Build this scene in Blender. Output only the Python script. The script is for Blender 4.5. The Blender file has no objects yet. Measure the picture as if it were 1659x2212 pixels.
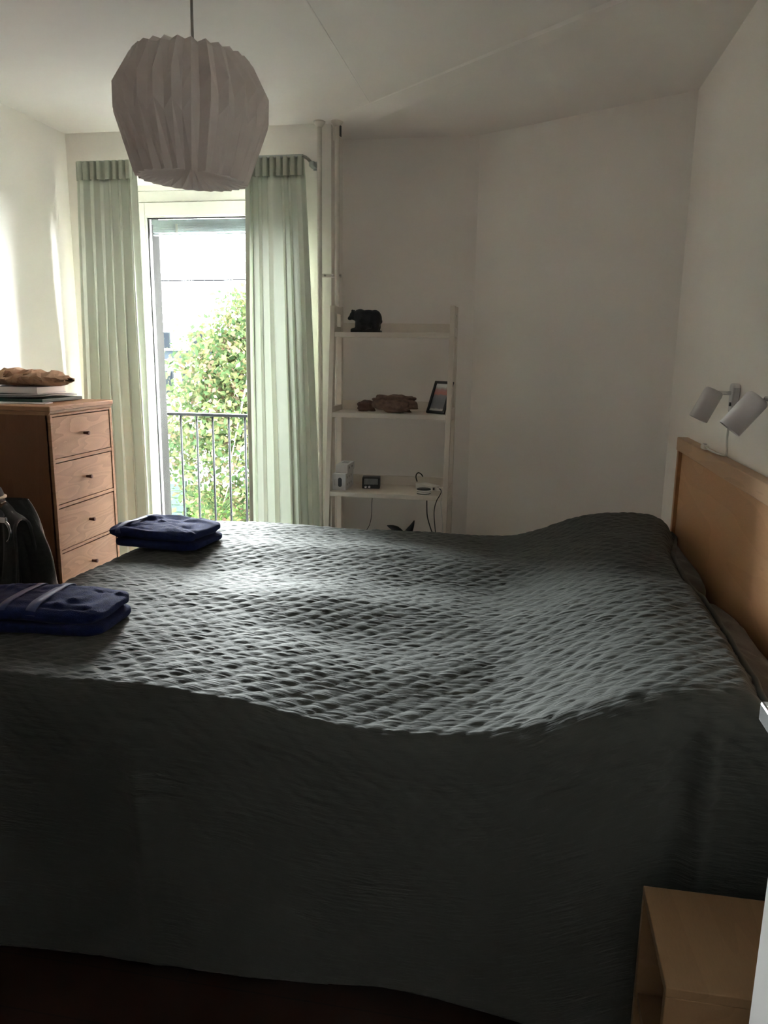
import bpy, bmesh, math, random
import numpy as np
from mathutils import Vector, Matrix

random.seed(7)
RNG = np.random.default_rng(11)
scene = bpy.context.scene
COL = scene.collection

# ------------------------------------------------------------------ camera
F_PX, PITCH, ROLL, YAW, CAM_Z = 1651.18, .204715, -.0133566, .1755652, 1.42


def camera_axes():
    fw = Vector((-math.sin(YAW) * math.cos(PITCH), math.cos(YAW) * math.cos(PITCH), -math.sin(PITCH)))
    rt = Vector((math.cos(YAW), math.sin(YAW), 0))
    dn = fw.cross(rt)
    r2 = math.cos(ROLL) * rt + math.sin(ROLL) * dn
    d2 = -math.sin(ROLL) * rt + math.cos(ROLL) * dn
    return r2, d2, fw


cam_data = bpy.data.cameras.new('camera')
cam_data.sensor_fit = 'HORIZONTAL'
cam_data.sensor_width = 36.0
cam_data.lens = F_PX * 36.0 / 1659.0
cam_data.clip_start = .02
cam_data.clip_end = 400
cam = bpy.data.objects.new('camera', cam_data)
COL.objects.link(cam)
_r, _d, _f = camera_axes()
cam.matrix_world = Matrix(((_r.x, -_d.x, -_f.x, 0), (_r.y, -_d.y, -_f.y, 0), (_r.z, -_d.z, -_f.z, CAM_Z), (0, 0, 0, 1)))
scene.camera = cam

# ------------------------------------------------------------------ sky, daylight, exposure
SKY_STRENGTH = 14.5
world = bpy.data.worlds.new('overcast_sky')
scene.world = world
world.use_nodes = True
_bg = world.node_tree.nodes['Background']
_bg.inputs[0].default_value = (.97, .985, 1.0, 1)
_bg.inputs[1].default_value = SKY_STRENGTH
portal_data = bpy.data.lights.new('window_portal', 'AREA')
portal_data.shape = 'RECTANGLE'
portal_data.size, portal_data.size_y = .92, 2.2
portal_data.cycles.is_portal = True
portal = bpy.data.objects.new('window_portal', portal_data)
portal.location = (-1.68, 4.40, 1.10)
portal.rotation_euler = (-math.pi / 2, 0, 0)
COL.objects.link(portal)

scene.view_settings.view_transform = 'Standard'
scene.view_settings.look = 'None'
scene.view_settings.exposure = 4.18
scene.view_settings.gamma = 1.0
scene.view_settings.use_curve_mapping = False
scene.cycles.diffuse_bounces = 7
scene.cycles.glossy_bounces = 3
scene.cycles.transmission_bounces = 4
scene.cycles.max_bounces = 8
scene.cycles.transparent_max_bounces = 10
scene.cycles.adaptive_threshold = .025


# ------------------------------------------------------------------ materials
def lin(c):
    return tuple(((v / 12.92) if v <= .04045 else ((v + .055) / 1.055) ** 2.4) for v in c)


def new_mat(name):
    m = bpy.data.materials.new(name)
    m.use_nodes = True
    nt = m.node_tree
    return m, nt, nt.nodes['Principled BSDF']


def mat(name, col, rough=.6, metal=0., spec=.5, noise=.05, nscale=30., bump=0., bscale=200., sheen=0., coord='Object', transl=0.):
    """plain procedural material: colour with a light noise variation and optional fine relief"""
    m, nt, b = new_mat(name)
    N, L = nt.nodes, nt.links
    b.inputs['Roughness'].default_value = rough
    b.inputs['Metallic'].default_value = metal
    b.inputs['Specular IOR Level'].default_value = spec
    if sheen:
        b.inputs['Sheen Weight'].default_value = sheen
        b.inputs['Sheen Roughness'].default_value = .5
    tc = N.new('ShaderNodeTexCoord')
    nz = N.new('ShaderNodeTexNoise')
    nz.inputs['Scale'].default_value = nscale
    nz.inputs['Detail'].default_value = 4
    L.new(tc.outputs[coord], nz.inputs['Vector'])
    cr = N.new('ShaderNodeValToRGB')
    c = np.array(col)
    cr.color_ramp.elements[0].color = (*np.clip(c * (1 - noise), 0, 1), 1)
    cr.color_ramp.elements[1].color = (*np.clip(c * (1 + noise), 0, 1), 1)
    cr.color_ramp.elements[0].position = .3
    cr.color_ramp.elements[1].position = .7
    L.new(nz.outputs['Fac'], cr.inputs['Fac'])
    L.new(cr.outputs['Color'], b.inputs['Base Color'])
    if bump:
        n2 = N.new('ShaderNodeTexNoise')
        n2.inputs['Scale'].default_value = bscale
        n2.inputs['Detail'].default_value = 3
        L.new(tc.outputs[coord], n2.inputs['Vector'])
        bp = N.new('ShaderNodeBump')
        bp.inputs['Strength'].default_value = bump
        bp.inputs['Distance'].default_value = .002
        L.new(n2.outputs['Fac'], bp.inputs['Height'])
        L.new(bp.outputs['Normal'], b.inputs['Normal'])
    if transl:
        out = N['Material Output']
        tr = N.new('ShaderNodeBsdfTranslucent')
        L.new(cr.outputs['Color'], tr.inputs['Color'])
        mx = N.new('ShaderNodeMixShader')
        mx.inputs[0].default_value = transl
        L.new(b.outputs[0], mx.inputs[1])
        L.new(tr.outputs[0], mx.inputs[2])
        L.new(mx.outputs[0], out.inputs['Surface'])
    return m


def wood(name, c_light, c_dark, stretch, rings=9., rough=.5, contrast=1., fine=1.):
    """wood grain: contour lines of a stretched noise plus fine pores; stretch = scale per object axis"""
    m, nt, b = new_mat(name)
    N, L = nt.nodes, nt.links
    b.inputs['Roughness'].default_value = rough
    b.inputs['Specular IOR Level'].default_value = .35
    tc = N.new('ShaderNodeTexCoord')
    oi = N.new('ShaderNodeObjectInfo')
    add = N.new('ShaderNodeVectorMath')
    add.operation = 'ADD'
    sc = N.new('ShaderNodeVectorMath')
    sc.operation = 'SCALE'
    sc.inputs[0].default_value = (3.1, 7.7, 5.3)
    L.new(oi.outputs['Random'], sc.inputs['Scale'])
    L.new(tc.outputs['Object'], add.inputs[0])
    L.new(sc.outputs[0], add.inputs[1])
    mp = N.new('ShaderNodeMapping')
    mp.inputs['Scale'].default_value = stretch
    L.new(add.outputs[0], mp.inputs['Vector'])
    nz = N.new('ShaderNodeTexNoise')
    nz.inputs['Scale'].default_value = 1.0
    nz.inputs['Detail'].default_value = 1.5
    nz.inputs['Roughness'].default_value = .4
    L.new(mp.outputs[0], nz.inputs['Vector'])
    mul = N.new('ShaderNodeMath')
    mul.operation = 'MULTIPLY'
    mul.inputs[1].default_value = rings
    L.new(nz.outputs['Fac'], mul.inputs[0])
    fr = N.new('ShaderNodeMath')
    fr.operation = 'FRACT'
    L.new(mul.outputs[0], fr.inputs[0])
    pp = N.new('ShaderNodeMapping')
    pp.inputs['Scale'].default_value = tuple(8 * s for s in stretch)
    L.new(add.outputs[0], pp.inputs['Vector'])
    n2 = N.new('ShaderNodeTexNoise')
    n2.inputs['Scale'].default_value = 6.
    n2.inputs['Detail'].default_value = 3
    L.new(pp.outputs[0], n2.inputs['Vector'])
    mixf = N.new('ShaderNodeMath')
    mixf.operation = 'MULTIPLY_ADD'
    mixf.inputs[1].default_value = .55 * fine
    L.new(n2.outputs['Fac'], mixf.inputs[0])
    m3 = N.new('ShaderNodeMath')
    m3.operation = 'MULTIPLY'
    m3.inputs[1].default_value = .45 * contrast
    L.new(fr.outputs[0], m3.inputs[0])
    L.new(m3.outputs[0], mixf.inputs[2])
    cr = N.new('ShaderNodeValToRGB')
    cr.color_ramp.elements[0].position = .12
    cr.color_ramp.elements[1].position = .85
    cr.color_ramp.elements[0].color = (*c_light, 1)
    cr.color_ramp.elements[1].color = (*c_dark, 1)
    L.new(mixf.outputs[0], cr.inputs['Fac'])
    L.new(cr.outputs['Color'], b.inputs['Base Color'])
    bp = N.new('ShaderNodeBump')
    bp.inputs['Strength'].default_value = .08
    bp.inputs['Distance'].default_value = .001
    L.new(mixf.outputs[0], bp.inputs['Height'])
    L.new(bp.outputs['Normal'], b.inputs['Normal'])
    return m


def sheer(name, col, transp, transl):
    m, nt, b = new_mat(name)
    N, L = nt.nodes, nt.links
    out = N['Material Output']
    N.remove(b)
    tc = N.new('ShaderNodeTexCoord')
    mp = N.new('ShaderNodeMapping')
    mp.inputs['Scale'].default_value = (900, 900, 4)
    nz = N.new('ShaderNodeTexNoise')
    nz.inputs['Scale'].default_value = 1
    L.new(tc.outputs['Object'], mp.inputs[0])
    L.new(mp.outputs[0], nz.inputs['Vector'])
    cr = N.new('ShaderNodeValToRGB')
    c = np.array(col)
    cr.color_ramp.elements[0].color = (*np.clip(c * .94, 0, 1), 1)
    cr.color_ramp.elements[1].color = (*np.clip(c * 1.04, 0, 1), 1)
    L.new(nz.outputs['Fac'], cr.inputs['Fac'])
    df = N.new('ShaderNodeBsdfDiffuse')
    tl = N.new('ShaderNodeBsdfTranslucent')
    tp = N.new('ShaderNodeBsdfTransparent')
    tp.inputs[0].default_value = (.97, 1, .96, 1)
    L.new(cr.outputs[0], df.inputs[0])
    L.new(cr.outputs[0], tl.inputs[0])
    m1 = N.new('ShaderNodeMixShader')
    m1.inputs[0].default_value = transl
    L.new(df.outputs[0], m1.inputs[1])
    L.new(tl.outputs[0], m1.inputs[2])
    m2 = N.new('ShaderNodeMixShader')
    m2.inputs[0].default_value = transp
    L.new(m1.outputs[0], m2.inputs[1])
    L.new(tp.outputs[0], m2.inputs[2])
    L.new(m2.outputs[0], out.inputs['Surface'])
    return m


def glass_pane(name):
    m, nt, b = new_mat(name)
    N, L = nt.nodes, nt.links
    out = N['Material Output']
    N.remove(b)
    tp = N.new('ShaderNodeBsdfTransparent')
    tp.inputs[0].default_value = (.95, .975, .965, 1)
    gl = N.new('ShaderNodeBsdfGlossy')
    gl.inputs['Roughness'].default_value = .02
    fr = N.new('ShaderNodeFresnel')
    fr.inputs['IOR'].default_value = 1.25
    mx = N.new('ShaderNodeMixShader')
    L.new(fr.outputs[0], mx.inputs[0])
    L.new(tp.outputs[0], mx.inputs[1])
    L.new(gl.outputs[0], mx.inputs[2])
    L.new(mx.outputs[0], out.inputs['Surface'])
    return m


def leaf_mat(name, cols, transl=.35):
    m, nt, b = new_mat(name)
    N, L = nt.nodes, nt.links
    out = N['Material Output']
    g = N.new('ShaderNodeNewGeometry')
    cr = N.new('ShaderNodeValToRGB')
    cr.color_ramp.interpolation = 'LINEAR'
    els = cr.color_ramp.elements
    while len(els) < len(cols):
        els.new(.5)
    for i, (p, c) in enumerate(cols):
        els[i].position = p
        els[i].color = (*c, 1)
    L.new(g.outputs['Random Per Island'], cr.inputs['Fac'])
    L.new(cr.outputs[0], b.inputs['Base Color'])
    b.inputs['Roughness'].default_value = .8
    b.inputs['Specular IOR Level'].default_value = 0.
    tl = N.new('ShaderNodeBsdfTranslucent')
    L.new(cr.outputs[0], tl.inputs[0])
    mx = N.new('ShaderNodeMixShader')
    mx.inputs[0].default_value = transl
    L.new(b.outputs[0], mx.inputs[1])
    L.new(tl.outputs[0], mx.inputs[2])
    L.new(mx.outputs[0], out.inputs['Surface'])
    return m


def brick_mat(name):
    m, nt, b = new_mat(name)
    N, L = nt.nodes, nt.links
    tc = N.new('ShaderNodeTexCoord')
    br = N.new('ShaderNodeTexBrick')
    br.inputs['Color1'].default_value = (.045, .015, .011, 1)
    br.inputs['Color2'].default_value = (.053, .019, .014, 1)
    br.inputs['Mortar'].default_value = (.06, .056, .05, 1)
    br.inputs['Scale'].default_value = 4
    mp = N.new('ShaderNodeMapping')
    mp.inputs['Rotation'].default_value = (math.pi / 2, 0, 0)
    L.new(tc.outputs['Object'], mp.inputs[0])
    L.new(mp.outputs[0], br.inputs['Vector'])
    L.new(br.outputs['Color'], b.inputs['Base Color'])
    b.inputs['Roughness'].default_value = .9
    return m


def plank_mat(name):
    m, nt, b = new_mat(name)
    N, L = nt.nodes, nt.links
    tc = N.new('ShaderNodeTexCoord')
    br = N.new('ShaderNodeTexBrick')
    br.inputs['Color1'].default_value = (.022, .007, .0035, 1)
    br.inputs['Color2'].default_value = (.03, .010, .0045, 1)
    br.inputs['Mortar'].default_value = (.007, .0025, .0015, 1)
    br.inputs['Scale'].default_value = 1
    br.inputs['Brick Width'].default_value = 1.4
    br.inputs['Row Height'].default_value = .14
    br.inputs['Mortar Size'].default_value = .002
    L.new(tc.outputs['Object'], br.inputs['Vector'])
    L.new(br.outputs['Color'], b.inputs['Base Color'])
    b.inputs['Roughness'].default_value = .4
    return m


def bedspread_mat(name):
    m, nt, b = new_mat(name)
    N, L = nt.nodes, nt.links
    b.inputs['Roughness'].default_value = .80
    b.inputs['Specular IOR Level'].default_value = .24
    b.inputs['Sheen Weight'].default_value = .10
    b.inputs['Sheen Roughness'].default_value = .45
    tc = N.new('ShaderNodeTexCoord')
    mp = N.new('ShaderNodeMapping')
    mp.inputs['Scale'].default_value = (14, 95, 1)
    L.new(tc.outputs['UV'], mp.inputs[0])
    nz = N.new('ShaderNodeTexNoise')
    nz.inputs['Scale'].default_value = 1
    nz.inputs['Detail'].default_value = 3
    nz.inputs['Roughness'].default_value = .55
    L.new(mp.outputs[0], nz.inputs['Vector'])
    m2 = N.new('ShaderNodeMapping')
    m2.inputs['Scale'].default_value = (260, 900, 1)
    L.new(tc.outputs['UV'], m2.inputs[0])
    n2 = N.new('ShaderNodeTexNoise')
    n2.inputs['Scale'].default_value = 1
    L.new(m2.outputs[0], n2.inputs['Vector'])
    cr = N.new('ShaderNodeValToRGB')
    cr.color_ramp.elements[0].color = (.051, .056, .051, 1)
    cr.color_ramp.elements[1].color = (.066, .0725, .066, 1)
    L.new(n2.outputs['Fac'], cr.inputs['Fac'])
    L.new(cr.outputs[0], b.inputs['Base Color'])
    bp = N.new('ShaderNodeBump')
    bp.inputs['Strength'].default_value = .85
    bp.inputs['Distance'].default_value = .0045
    L.new(nz.outputs['Fac'], bp.inputs['Height'])
    b2 = N.new('ShaderNodeBump')
    b2.inputs['Strength'].default_value = .25
    b2.inputs['Distance'].default_value = .0008
    L.new(n2.outputs['Fac'], b2.inputs['Height'])
    L.new(bp.outputs['Normal'], b2.inputs['Normal'])
    L.new(b2.outputs['Normal'], b.inputs['Normal'])
    return m


def print_mat(name):
    """the small picture in the shelf frame: pale border, pink band above a soft grey landscape"""
    m, nt, b = new_mat(name)
    N, L = nt.nodes, nt.links
    tc = N.new('ShaderNodeTexCoord')
    sp = N.new('ShaderNodeSeparateXYZ')
    L.new(tc.outputs['UV'], sp.inputs[0])
    nz = N.new('ShaderNodeTexNoise')
    nz.inputs['Scale'].default_value = 5
    nz.inputs['Detail'].default_value = 5
    L.new(tc.outputs['UV'], nz.inputs['Vector'])
    ad = N.new('ShaderNodeMath')
    ad.operation = 'MULTIPLY_ADD'
    ad.inputs[1].default_value = .16
    L.new(nz.outputs['Fac'], ad.inputs[0])
    L.new(sp.outputs['Y'], ad.inputs[2])
    cr = N.new('ShaderNodeValToRGB')
    e = cr.color_ramp.elements
    spec = [(.0, (.6, .6, .58)), (.14, (.6, .6, .58)), (.19, (.2, .2, .22)), (.4, (.16, .16, .18)), (.55, (.2, .2, .22)), (.66, (.25, .22, .23)),
            (.70, (.5, .18, .15)), (.86, (.42, .22, .21)), (.93, (.45, .42, .4)), (.99, (.7, .7, .68))]
    while len(e) < len(spec):
        e.new(.5)
    for i, (p, c) in enumerate(spec):
        e[i].position = p
        e[i].color = (*c, 1)
    L.new(ad.outputs[0], cr.inputs[0])
    L.new(cr.outputs[0], b.inputs['Base Color'])
    b.inputs['Roughness'].default_value = .35
    return m


M = {}
M['wall'] = mat('wall_paint', (.905, .865, .82), .85, spec=.25, noise=.012, nscale=4, bump=.12, bscale=350)
M['ceil'] = mat('ceiling_paint', (.90, .865, .83), .9, spec=.2, noise=.012, nscale=5, bump=.1, bscale=280)
M['hall'] = mat('hall_paint', (.12, .11, .1), .9)
M['near'] = mat('near_wall_absorber', (.06, .058, .055), .9)  # unseen wall, coloured dark to keep bounce light off the bed's near side
M['floor'] = plank_mat('floor_planks')
M['frame'] = mat('white_window_paint', (.78, .78, .74), .4, noise=.01)
M['gasket'] = mat('dark_gasket', (.03, .03, .035), .6)
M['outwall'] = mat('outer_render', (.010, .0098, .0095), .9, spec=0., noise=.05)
M['glass'] = glass_pane('window_glass')
M['sheer'] = sheer('sheer_green_voile', (.64, .68, .59), .0036, .040)
M['tape'] = sheer('curtain_heading_tape', (.50, .53, .45), .004, .045)
M['alu'] = mat('brushed_rail', (.5, .53, .52), .5, metal=.15, noise=.02)
M['blind'] = mat('blind_slat', (.60, .66, .70), .4, noise=.03)
M['railing'] = mat('grey_iron_railing', (.0122, .0128, .0146), .6, spec=.05, noise=.05)
M['pipe'] = mat('pipe_paint', (.72, .68, .62), .45, noise=.02)
M['shelfp'] = mat('shelf_paint', (.74, .68, .6), .5, noise=.02)
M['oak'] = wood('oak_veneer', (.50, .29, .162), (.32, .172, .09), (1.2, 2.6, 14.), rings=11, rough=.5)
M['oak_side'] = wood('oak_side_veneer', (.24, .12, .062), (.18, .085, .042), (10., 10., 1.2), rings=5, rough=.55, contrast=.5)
M['knob'] = wood('dark_knob_wood', (.15, .06, .04), (.08, .03, .02), (40, 10, 40), rings=3)
M['headb'] = wood('headboard_oak', (.62, .335, .165), (.47, .235, .105), (8., 1.3, 9.), rings=4, rough=.42, contrast=.5)
M['headrail'] = wood('headboard_rail_oak', (.56, .34, .195), (.42, .245, .13), (8., 1.1, 12.), rings=5, rough=.4, contrast=.7)
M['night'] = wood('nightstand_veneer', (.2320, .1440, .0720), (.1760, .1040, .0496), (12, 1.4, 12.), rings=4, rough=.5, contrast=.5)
M['spread'] = bedspread_mat('quilted_bedspread')
M['mattress'] = mat('mattress_ticking', (.5, .5, .48), .9)
M['bedbase'] = mat('bed_base_fabric', (.05, .05, .055), .9)
M['pillow'] = mat('grey_pillowcase', (.05, .049, .043), .85, bump=.3, bscale=60, sheen=.2)
M['towel'] = mat('navy_terry', (.013, .021, .085), .95, spec=.15, noise=.25, nscale=60, bump=1., bscale=420, sheen=.06)
M['band'] = mat('navy_towel_band', (.038, .054, .165), .6, noise=.1, nscale=200, bump=.4, bscale=500, sheen=.1)
M['paper_shade'] = mat('pleated_shade_paper', (.86, .80, .77), .75, spec=.25, noise=.02, transl=.25)
M['cord'] = mat('white_flex', (.62, .6, .56), .5)
M['cord_shadowy'] = mat('pendant_flex_shaded', (.42, .40, .36), .5)  # darker copy of the flex, shade put into its colour
M['black'] = mat('black_plastic', (.016, .017, .02), .4, noise=.1)
M['wire'] = mat('weathered_wire', (.0006, .0006, .0007), .9, spec=0.)
M['blackcable'] = mat('black_cable', (.012, .012, .013), .5)
M['bear'] = mat('black_carved_stone', (.013, .014, .018), .55, noise=.3, nscale=90, bump=.7, bscale=140)
M['rock'] = mat('brown_carved_stone', (.19, .125, .095), .85, noise=.35, nscale=45, bump=.9, bscale=110)
M['rock2'] = mat('dark_brown_carved_stone', (.13, .075, .058), .85, noise=.35, nscale=55, bump=.9, bscale=130)
M['white'] = mat('white_card', (.72, .71, .72), .5, noise=.01)
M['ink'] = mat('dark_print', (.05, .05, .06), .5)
M['greyink'] = mat('grey_print', (.35, .35, .36), .5)
M['lcd'] = mat('lcd_screen', (.22, .24, .235), .3, noise=.15, nscale=60)
M['print'] = print_mat('landscape_print')
M['whiteplastic'] = mat('white_plastic', (.86, .84, .80), .4, noise=.01)
M['lamp_white'] = mat('white_lamp_enamel', (.66, .63, .63), .5, noise=.02)
M['chrome'] = mat('chrome', (.75, .75, .76), .15, metal=1., noise=.01)
M['steel'] = mat('satin_steel', (.62, .63, .65), .25, metal=1., noise=.02)
M['kraft'] = mat('kraft_paper', (.40, .25, .155), .75, noise=.12, nscale=20, bump=.4, bscale=60)
M['paper'] = mat('white_paper', (.68, .68, .70), .6, noise=.02)
M['greybook'] = mat('grey_cover', (.30, .32, .33), .5)
M['greenbook'] = mat('dark_green_cover', (.012, .05, .04), .5)
M['amber'] = mat('amber_bottle', (.45, .27, .10), .25)
M['coat'] = mat('charcoal_felt', (.045, .045, .043), .95, noise=.2, nscale=80, bump=.5, bscale=300, sheen=.35)
M['strap'] = mat('grey_webbing', (.12, .12, .13), .8, noise=.15, nscale=300)
M['cap'] = mat('black_cap_fabric', (.008, .008, .009), .9)
M['cream'] = mat('cream_brim', (.55, .5, .36), .7)
M['chair'] = wood('chair_wood', (.2, .1, .05), (.12, .06, .03), (10, 10, 2), rings=4)
M['door'] = mat('door_white_lacquer', (.46, .455, .445), .35, noise=.01)
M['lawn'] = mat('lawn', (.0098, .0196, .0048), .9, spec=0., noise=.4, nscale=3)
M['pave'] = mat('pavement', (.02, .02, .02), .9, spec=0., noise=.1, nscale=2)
M['bark'] = mat('bark', (.10, .075, .055), .9, noise=.3, nscale=12, bump=.8, bscale=30)
M['leaf'] = leaf_mat('autumn_leaf', [(0, (.0048, .0094, .0039)), (.35, (.0085, .0131, .0052)), (.6, (.0128, .0159, .0061)), (.8, (.0170, .0168, .0067)), (.93, (.0196, .0154, .0104)), (1, (.0226, .0135, .0094))])
M['bush'] = leaf_mat('bush_leaf', [(0, (.0074, .0183, .0037)), (.5, (.0109, .0231, .0048)), (1, (.0159, .0268, .0074))])
M['bldg'] = mat('white_facade', (.75, .76, .78), .9, noise=.03, nscale=1)
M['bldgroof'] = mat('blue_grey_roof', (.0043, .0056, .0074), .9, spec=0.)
M['bwin'] = mat('facade_window_frame', (.0048, .0056, .0061), .9, spec=0.)
M['bglass'] = mat('facade_window_glass', (.0019, .0024, .0031), .9, spec=0.)
M['brick'] = brick_mat('red_brick')
M['fencegreen'] = mat('green_fence_paint', (.0074, .0117, .0098), .9, spec=0., noise=.1, nscale=8)


# ------------------------------------------------------------------ mesh helpers
class MB:
    """collects vertices and faces in world coordinates; build() links them as ONE mesh object"""

    def __init__(s):
        s.v, s.f = [], []

    def add(s, vs, fs):
        o = len(s.v)
        s.v += [tuple(p) for p in vs]
        s.f += [tuple(i + o for i in f) for f in fs]
        return s

    def box(s, x0, x1, y0, y1, z0, z1):
        vs = [(x, y, z) for x in (x0, x1) for y in (y0, y1) for z in (z0, z1)]
        return s.add(vs, [(0, 1, 3, 2), (4, 6, 7, 5), (0, 4, 5, 1), (2, 3, 7, 6), (0, 2, 6, 4), (1, 5, 7, 3)])

    def prism(s, poly, axis, a, b):
        """extrude a 2-d polygon; axis is the extrusion axis index, poly gives the other two in order"""
        n = len(poly)

        def p3(p, t):
            r = list(p)
            r.insert(axis, t)
            return tuple(r)
        vs = [p3(p, a) for p in poly] + [p3(p, b) for p in poly]
        fs = [tuple(range(n)), tuple(range(2 * n - 1, n - 1, -1))]
        fs += [(i, i + n, (i + 1) % n + n, (i + 1) % n) for i in range(n)]
        return s.add(vs, fs)

    def tube(s, pts, r, n=10, cap=True):
        pts = [Vector(p) for p in pts]
        rs = r if isinstance(r, (list, tuple)) else [r] * len(pts)
        t0 = (pts[1] - pts[0]).normalized()
        up = Vector((0, 0, 1)) if abs(t0.z) < .9 else Vector((1, 0, 0))
        nn = t0.cross(up).normalized()
        vs, fs = [], []
        for i, p in enumerate(pts):
            t = (pts[min(i + 1, len(pts) - 1)] - pts[max(i - 1, 0)]).normalized()
            nn = (nn - t * nn.dot(t)).normalized()
            bb = t.cross(nn)
            for k in range(n):
                a = 2 * math.pi * k / n
                vs.append(p + (nn * math.cos(a) + bb * math.sin(a)) * rs[i])
        for i in range(len(pts) - 1):
            for k in range(n):
                k2 = (k + 1) % n
                fs.append((i * n + k, i * n + k2, (i + 1) * n + k2, (i + 1) * n + k))
        if cap:
            fs.append(tuple(range(n - 1, -1, -1)))
            fs.append(tuple(range((len(pts) - 1) * n, len(pts) * n)))
        return s.add(vs, fs)

    def lathe(s, prof, c=(0, 0, 0), n=32, M3=None):
        """prof: list of (r, z) revolved about local z; M3 rotates it"""
        vs, fs = [], []
        c = Vector(c)
        for r, z in prof:
            for k in range(n):
                a = 2 * math.pi * k / n
                p = Vector((r * math.cos(a), r * math.sin(a), z))
                if M3 is not None:
                    p = M3 @ p
                vs.append(p + c)
        for i in range(len(prof) - 1):
            for k in range(n):
                k2 = (k + 1) % n
                fs.append((i * n + k, i * n + k2, (i + 1) * n + k2, (i + 1) * n + k))
        return s.add(vs, fs)

    def grid(s, G, close_u=False):
        """G: array (nu, nv, 3)"""
        nu, nv = G.shape[:2]
        vs = G.reshape(-1, 3).tolist()
        fs = []
        for i in range(nu if close_u else nu - 1):
            i2 = (i + 1) % nu
            for j in range(nv - 1):
                fs.append((i * nv + j, i2 * nv + j, i2 * nv + j + 1, i * nv + j + 1))
        return s.add(vs, fs)

    def build(s, name, m, parent=None, smooth=False, bevel=0., seg=2, sub=0, autosmooth=None):
        o0 = parent_origin(parent)
        me = bpy.data.meshes.new(name)
        me.from_pydata([(p[0] - o0.x, p[1] - o0.y, p[2] - o0.z) for p in s.v], [], s.f)
        me.validate()
        me.update()
        bm = bmesh.new()
        bm.from_mesh(me)
        bmesh.ops.recalc_face_normals(bm, faces=bm.faces)
        bm.to_mesh(me)
        bm.free()
        return link(name, me, m, parent, smooth, bevel, seg, sub)


def parent_origin(parent):
    o = Vector((0, 0, 0))
    while parent is not None:
        o += parent.location
        parent = parent.parent
    return o


def link(name, me, m, parent=None, smooth=False, bevel=0., seg=2, sub=0):
    o = bpy.data.objects.new(name, me)
    COL.objects.link(o)
    if m is not None:
        me.materials.append(M[m] if isinstance(m, str) else m)
    if parent is not None:
        o.parent = parent
    if smooth:
        me.polygons.foreach_set('use_smooth', [True] * len(me.polygons))
    if bevel:
        b = o.modifiers.new('bevel', 'BEVEL')
        b.width = bevel
        b.segments = seg
        b.limit_method = 'ANGLE'
        b.angle_limit = math.radians(40)
    if sub:
        q = o.modifiers.new('subdivision', 'SUBSURF')
        q.levels = q.render_levels = sub
    return o


def thing(name, label, cat, loc=(0, 0, 0), group=None):
    o = bpy.data.objects.new(name, None)
    o.empty_display_size = .05
    o.location = loc
    COL.objects.link(o)
    return tag(o, label, cat, group)


def tag(o, label=None, cat=None, group=None, kind=None):
    if label:
        o['label'] = label
    if cat:
        o['category'] = cat
    if group:
        o['group'] = group
    if kind:
        o['kind'] = kind
    return o


def struct(o, label=None):
    o['kind'] = 'structure'
    if label:
        o['label'] = label
    return o


def smoothpath(ctrl, n=40):
    """Catmull-Rom through control points"""
    P = [Vector(c) for c in ctrl]
    P = [P[0] * 2 - P[1]] + P + [P[-1] * 2 - P[-2]]
    out = []
    segs = len(P) - 3
    per = max(2, n // segs)
    for i in range(segs):
        a, b, c, d = P[i:i + 4]
        for k in range(per):
            t = k / per
            out.append(.5 * ((2 * b) + (c - a) * t + (2 * a - 5 * b + 4 * c - d) * t * t + (3 * b - a - 3 * c + d) * t ** 3))
    out.append(P[-2])
    return out


_perm = RNG.random((512, 512))


def vnoise(x, y):
    x = np.asarray(x, float) + 300.0
    y = np.asarray(y, float) + 300.0
    x, y = np.broadcast_arrays(x, y)
    xi, yi = np.floor(x).astype(int), np.floor(y).astype(int)
    fx, fy = x - xi, y - yi
    fx = fx * fx * (3 - 2 * fx)
    fy = fy * fy * (3 - 2 * fy)
    g = lambda a, b: _perm[a % 512, b % 512]
    return ((g(xi, yi) * (1 - fx) + g(xi + 1, yi) * fx) * (1 - fy) + (g(xi, yi + 1) * (1 - fx) + g(xi + 1, yi + 1) * fx) * fy) * 2 - 1


def sstep(a, b, x):
    t = np.clip((np.asarray(x, float) - a) / (b - a), 0, 1)
    return t * t * (3 - 2 * t)


def remesh(o, voxel, smooth_it=4):
    r = o.modifiers.new('remesh', 'REMESH')
    r.mode = 'VOXEL'
    r.voxel_size = voxel
    r.use_smooth_shade = True
    s = o.modifiers.new('smooth', 'SMOOTH')
    s.iterations = smooth_it
    s.factor = .5
    return o


def ellipsoid(mb, c, r, n=14, rot=None):
    c = Vector(c)
    vs, fs = [], []
    for i in range(n + 1):
        th = math.pi * i / n
        for k in range(2 * n):
            ph = math.pi * k / n
            p = Vector((r[0] * math.sin(th) * math.cos(ph), r[1] * math.sin(th) * math.sin(ph), r[2] * math.cos(th)))
            if rot is not None:
                p = rot @ p
            vs.append(p + c)
    w = 2 * n
    for i in range(n):
        for k in range(w):
            fs.append((i * w + k, i * w + (k + 1) % w, (i + 1) * w + (k + 1) % w, (i + 1) * w + k))
    mb.add(vs, fs)


def rotz(a):
    return Matrix.Rotation(a, 3, 'Z')


# ================================================================== the room
ZC = 2.5
XL, XR = -2.374, .645
YW, YREC, YOUT = 3.87, 4.115, 4.36
OX0, OX1, OZ = -2.21, -1.18, 2.288          # window opening in the inner wall

struct(MB().box(-3.2, 1.6, -1.7, 4.36, -.12, 0).build('floor', 'floor'), 'dark reddish wooden floor under the bed')
ceil = struct(MB().box(-2.6, 1.2, -1.7, 4.5, ZC, ZC + .15).build('ceiling', 'ceil'), 'white ceiling with one long joint')
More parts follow.
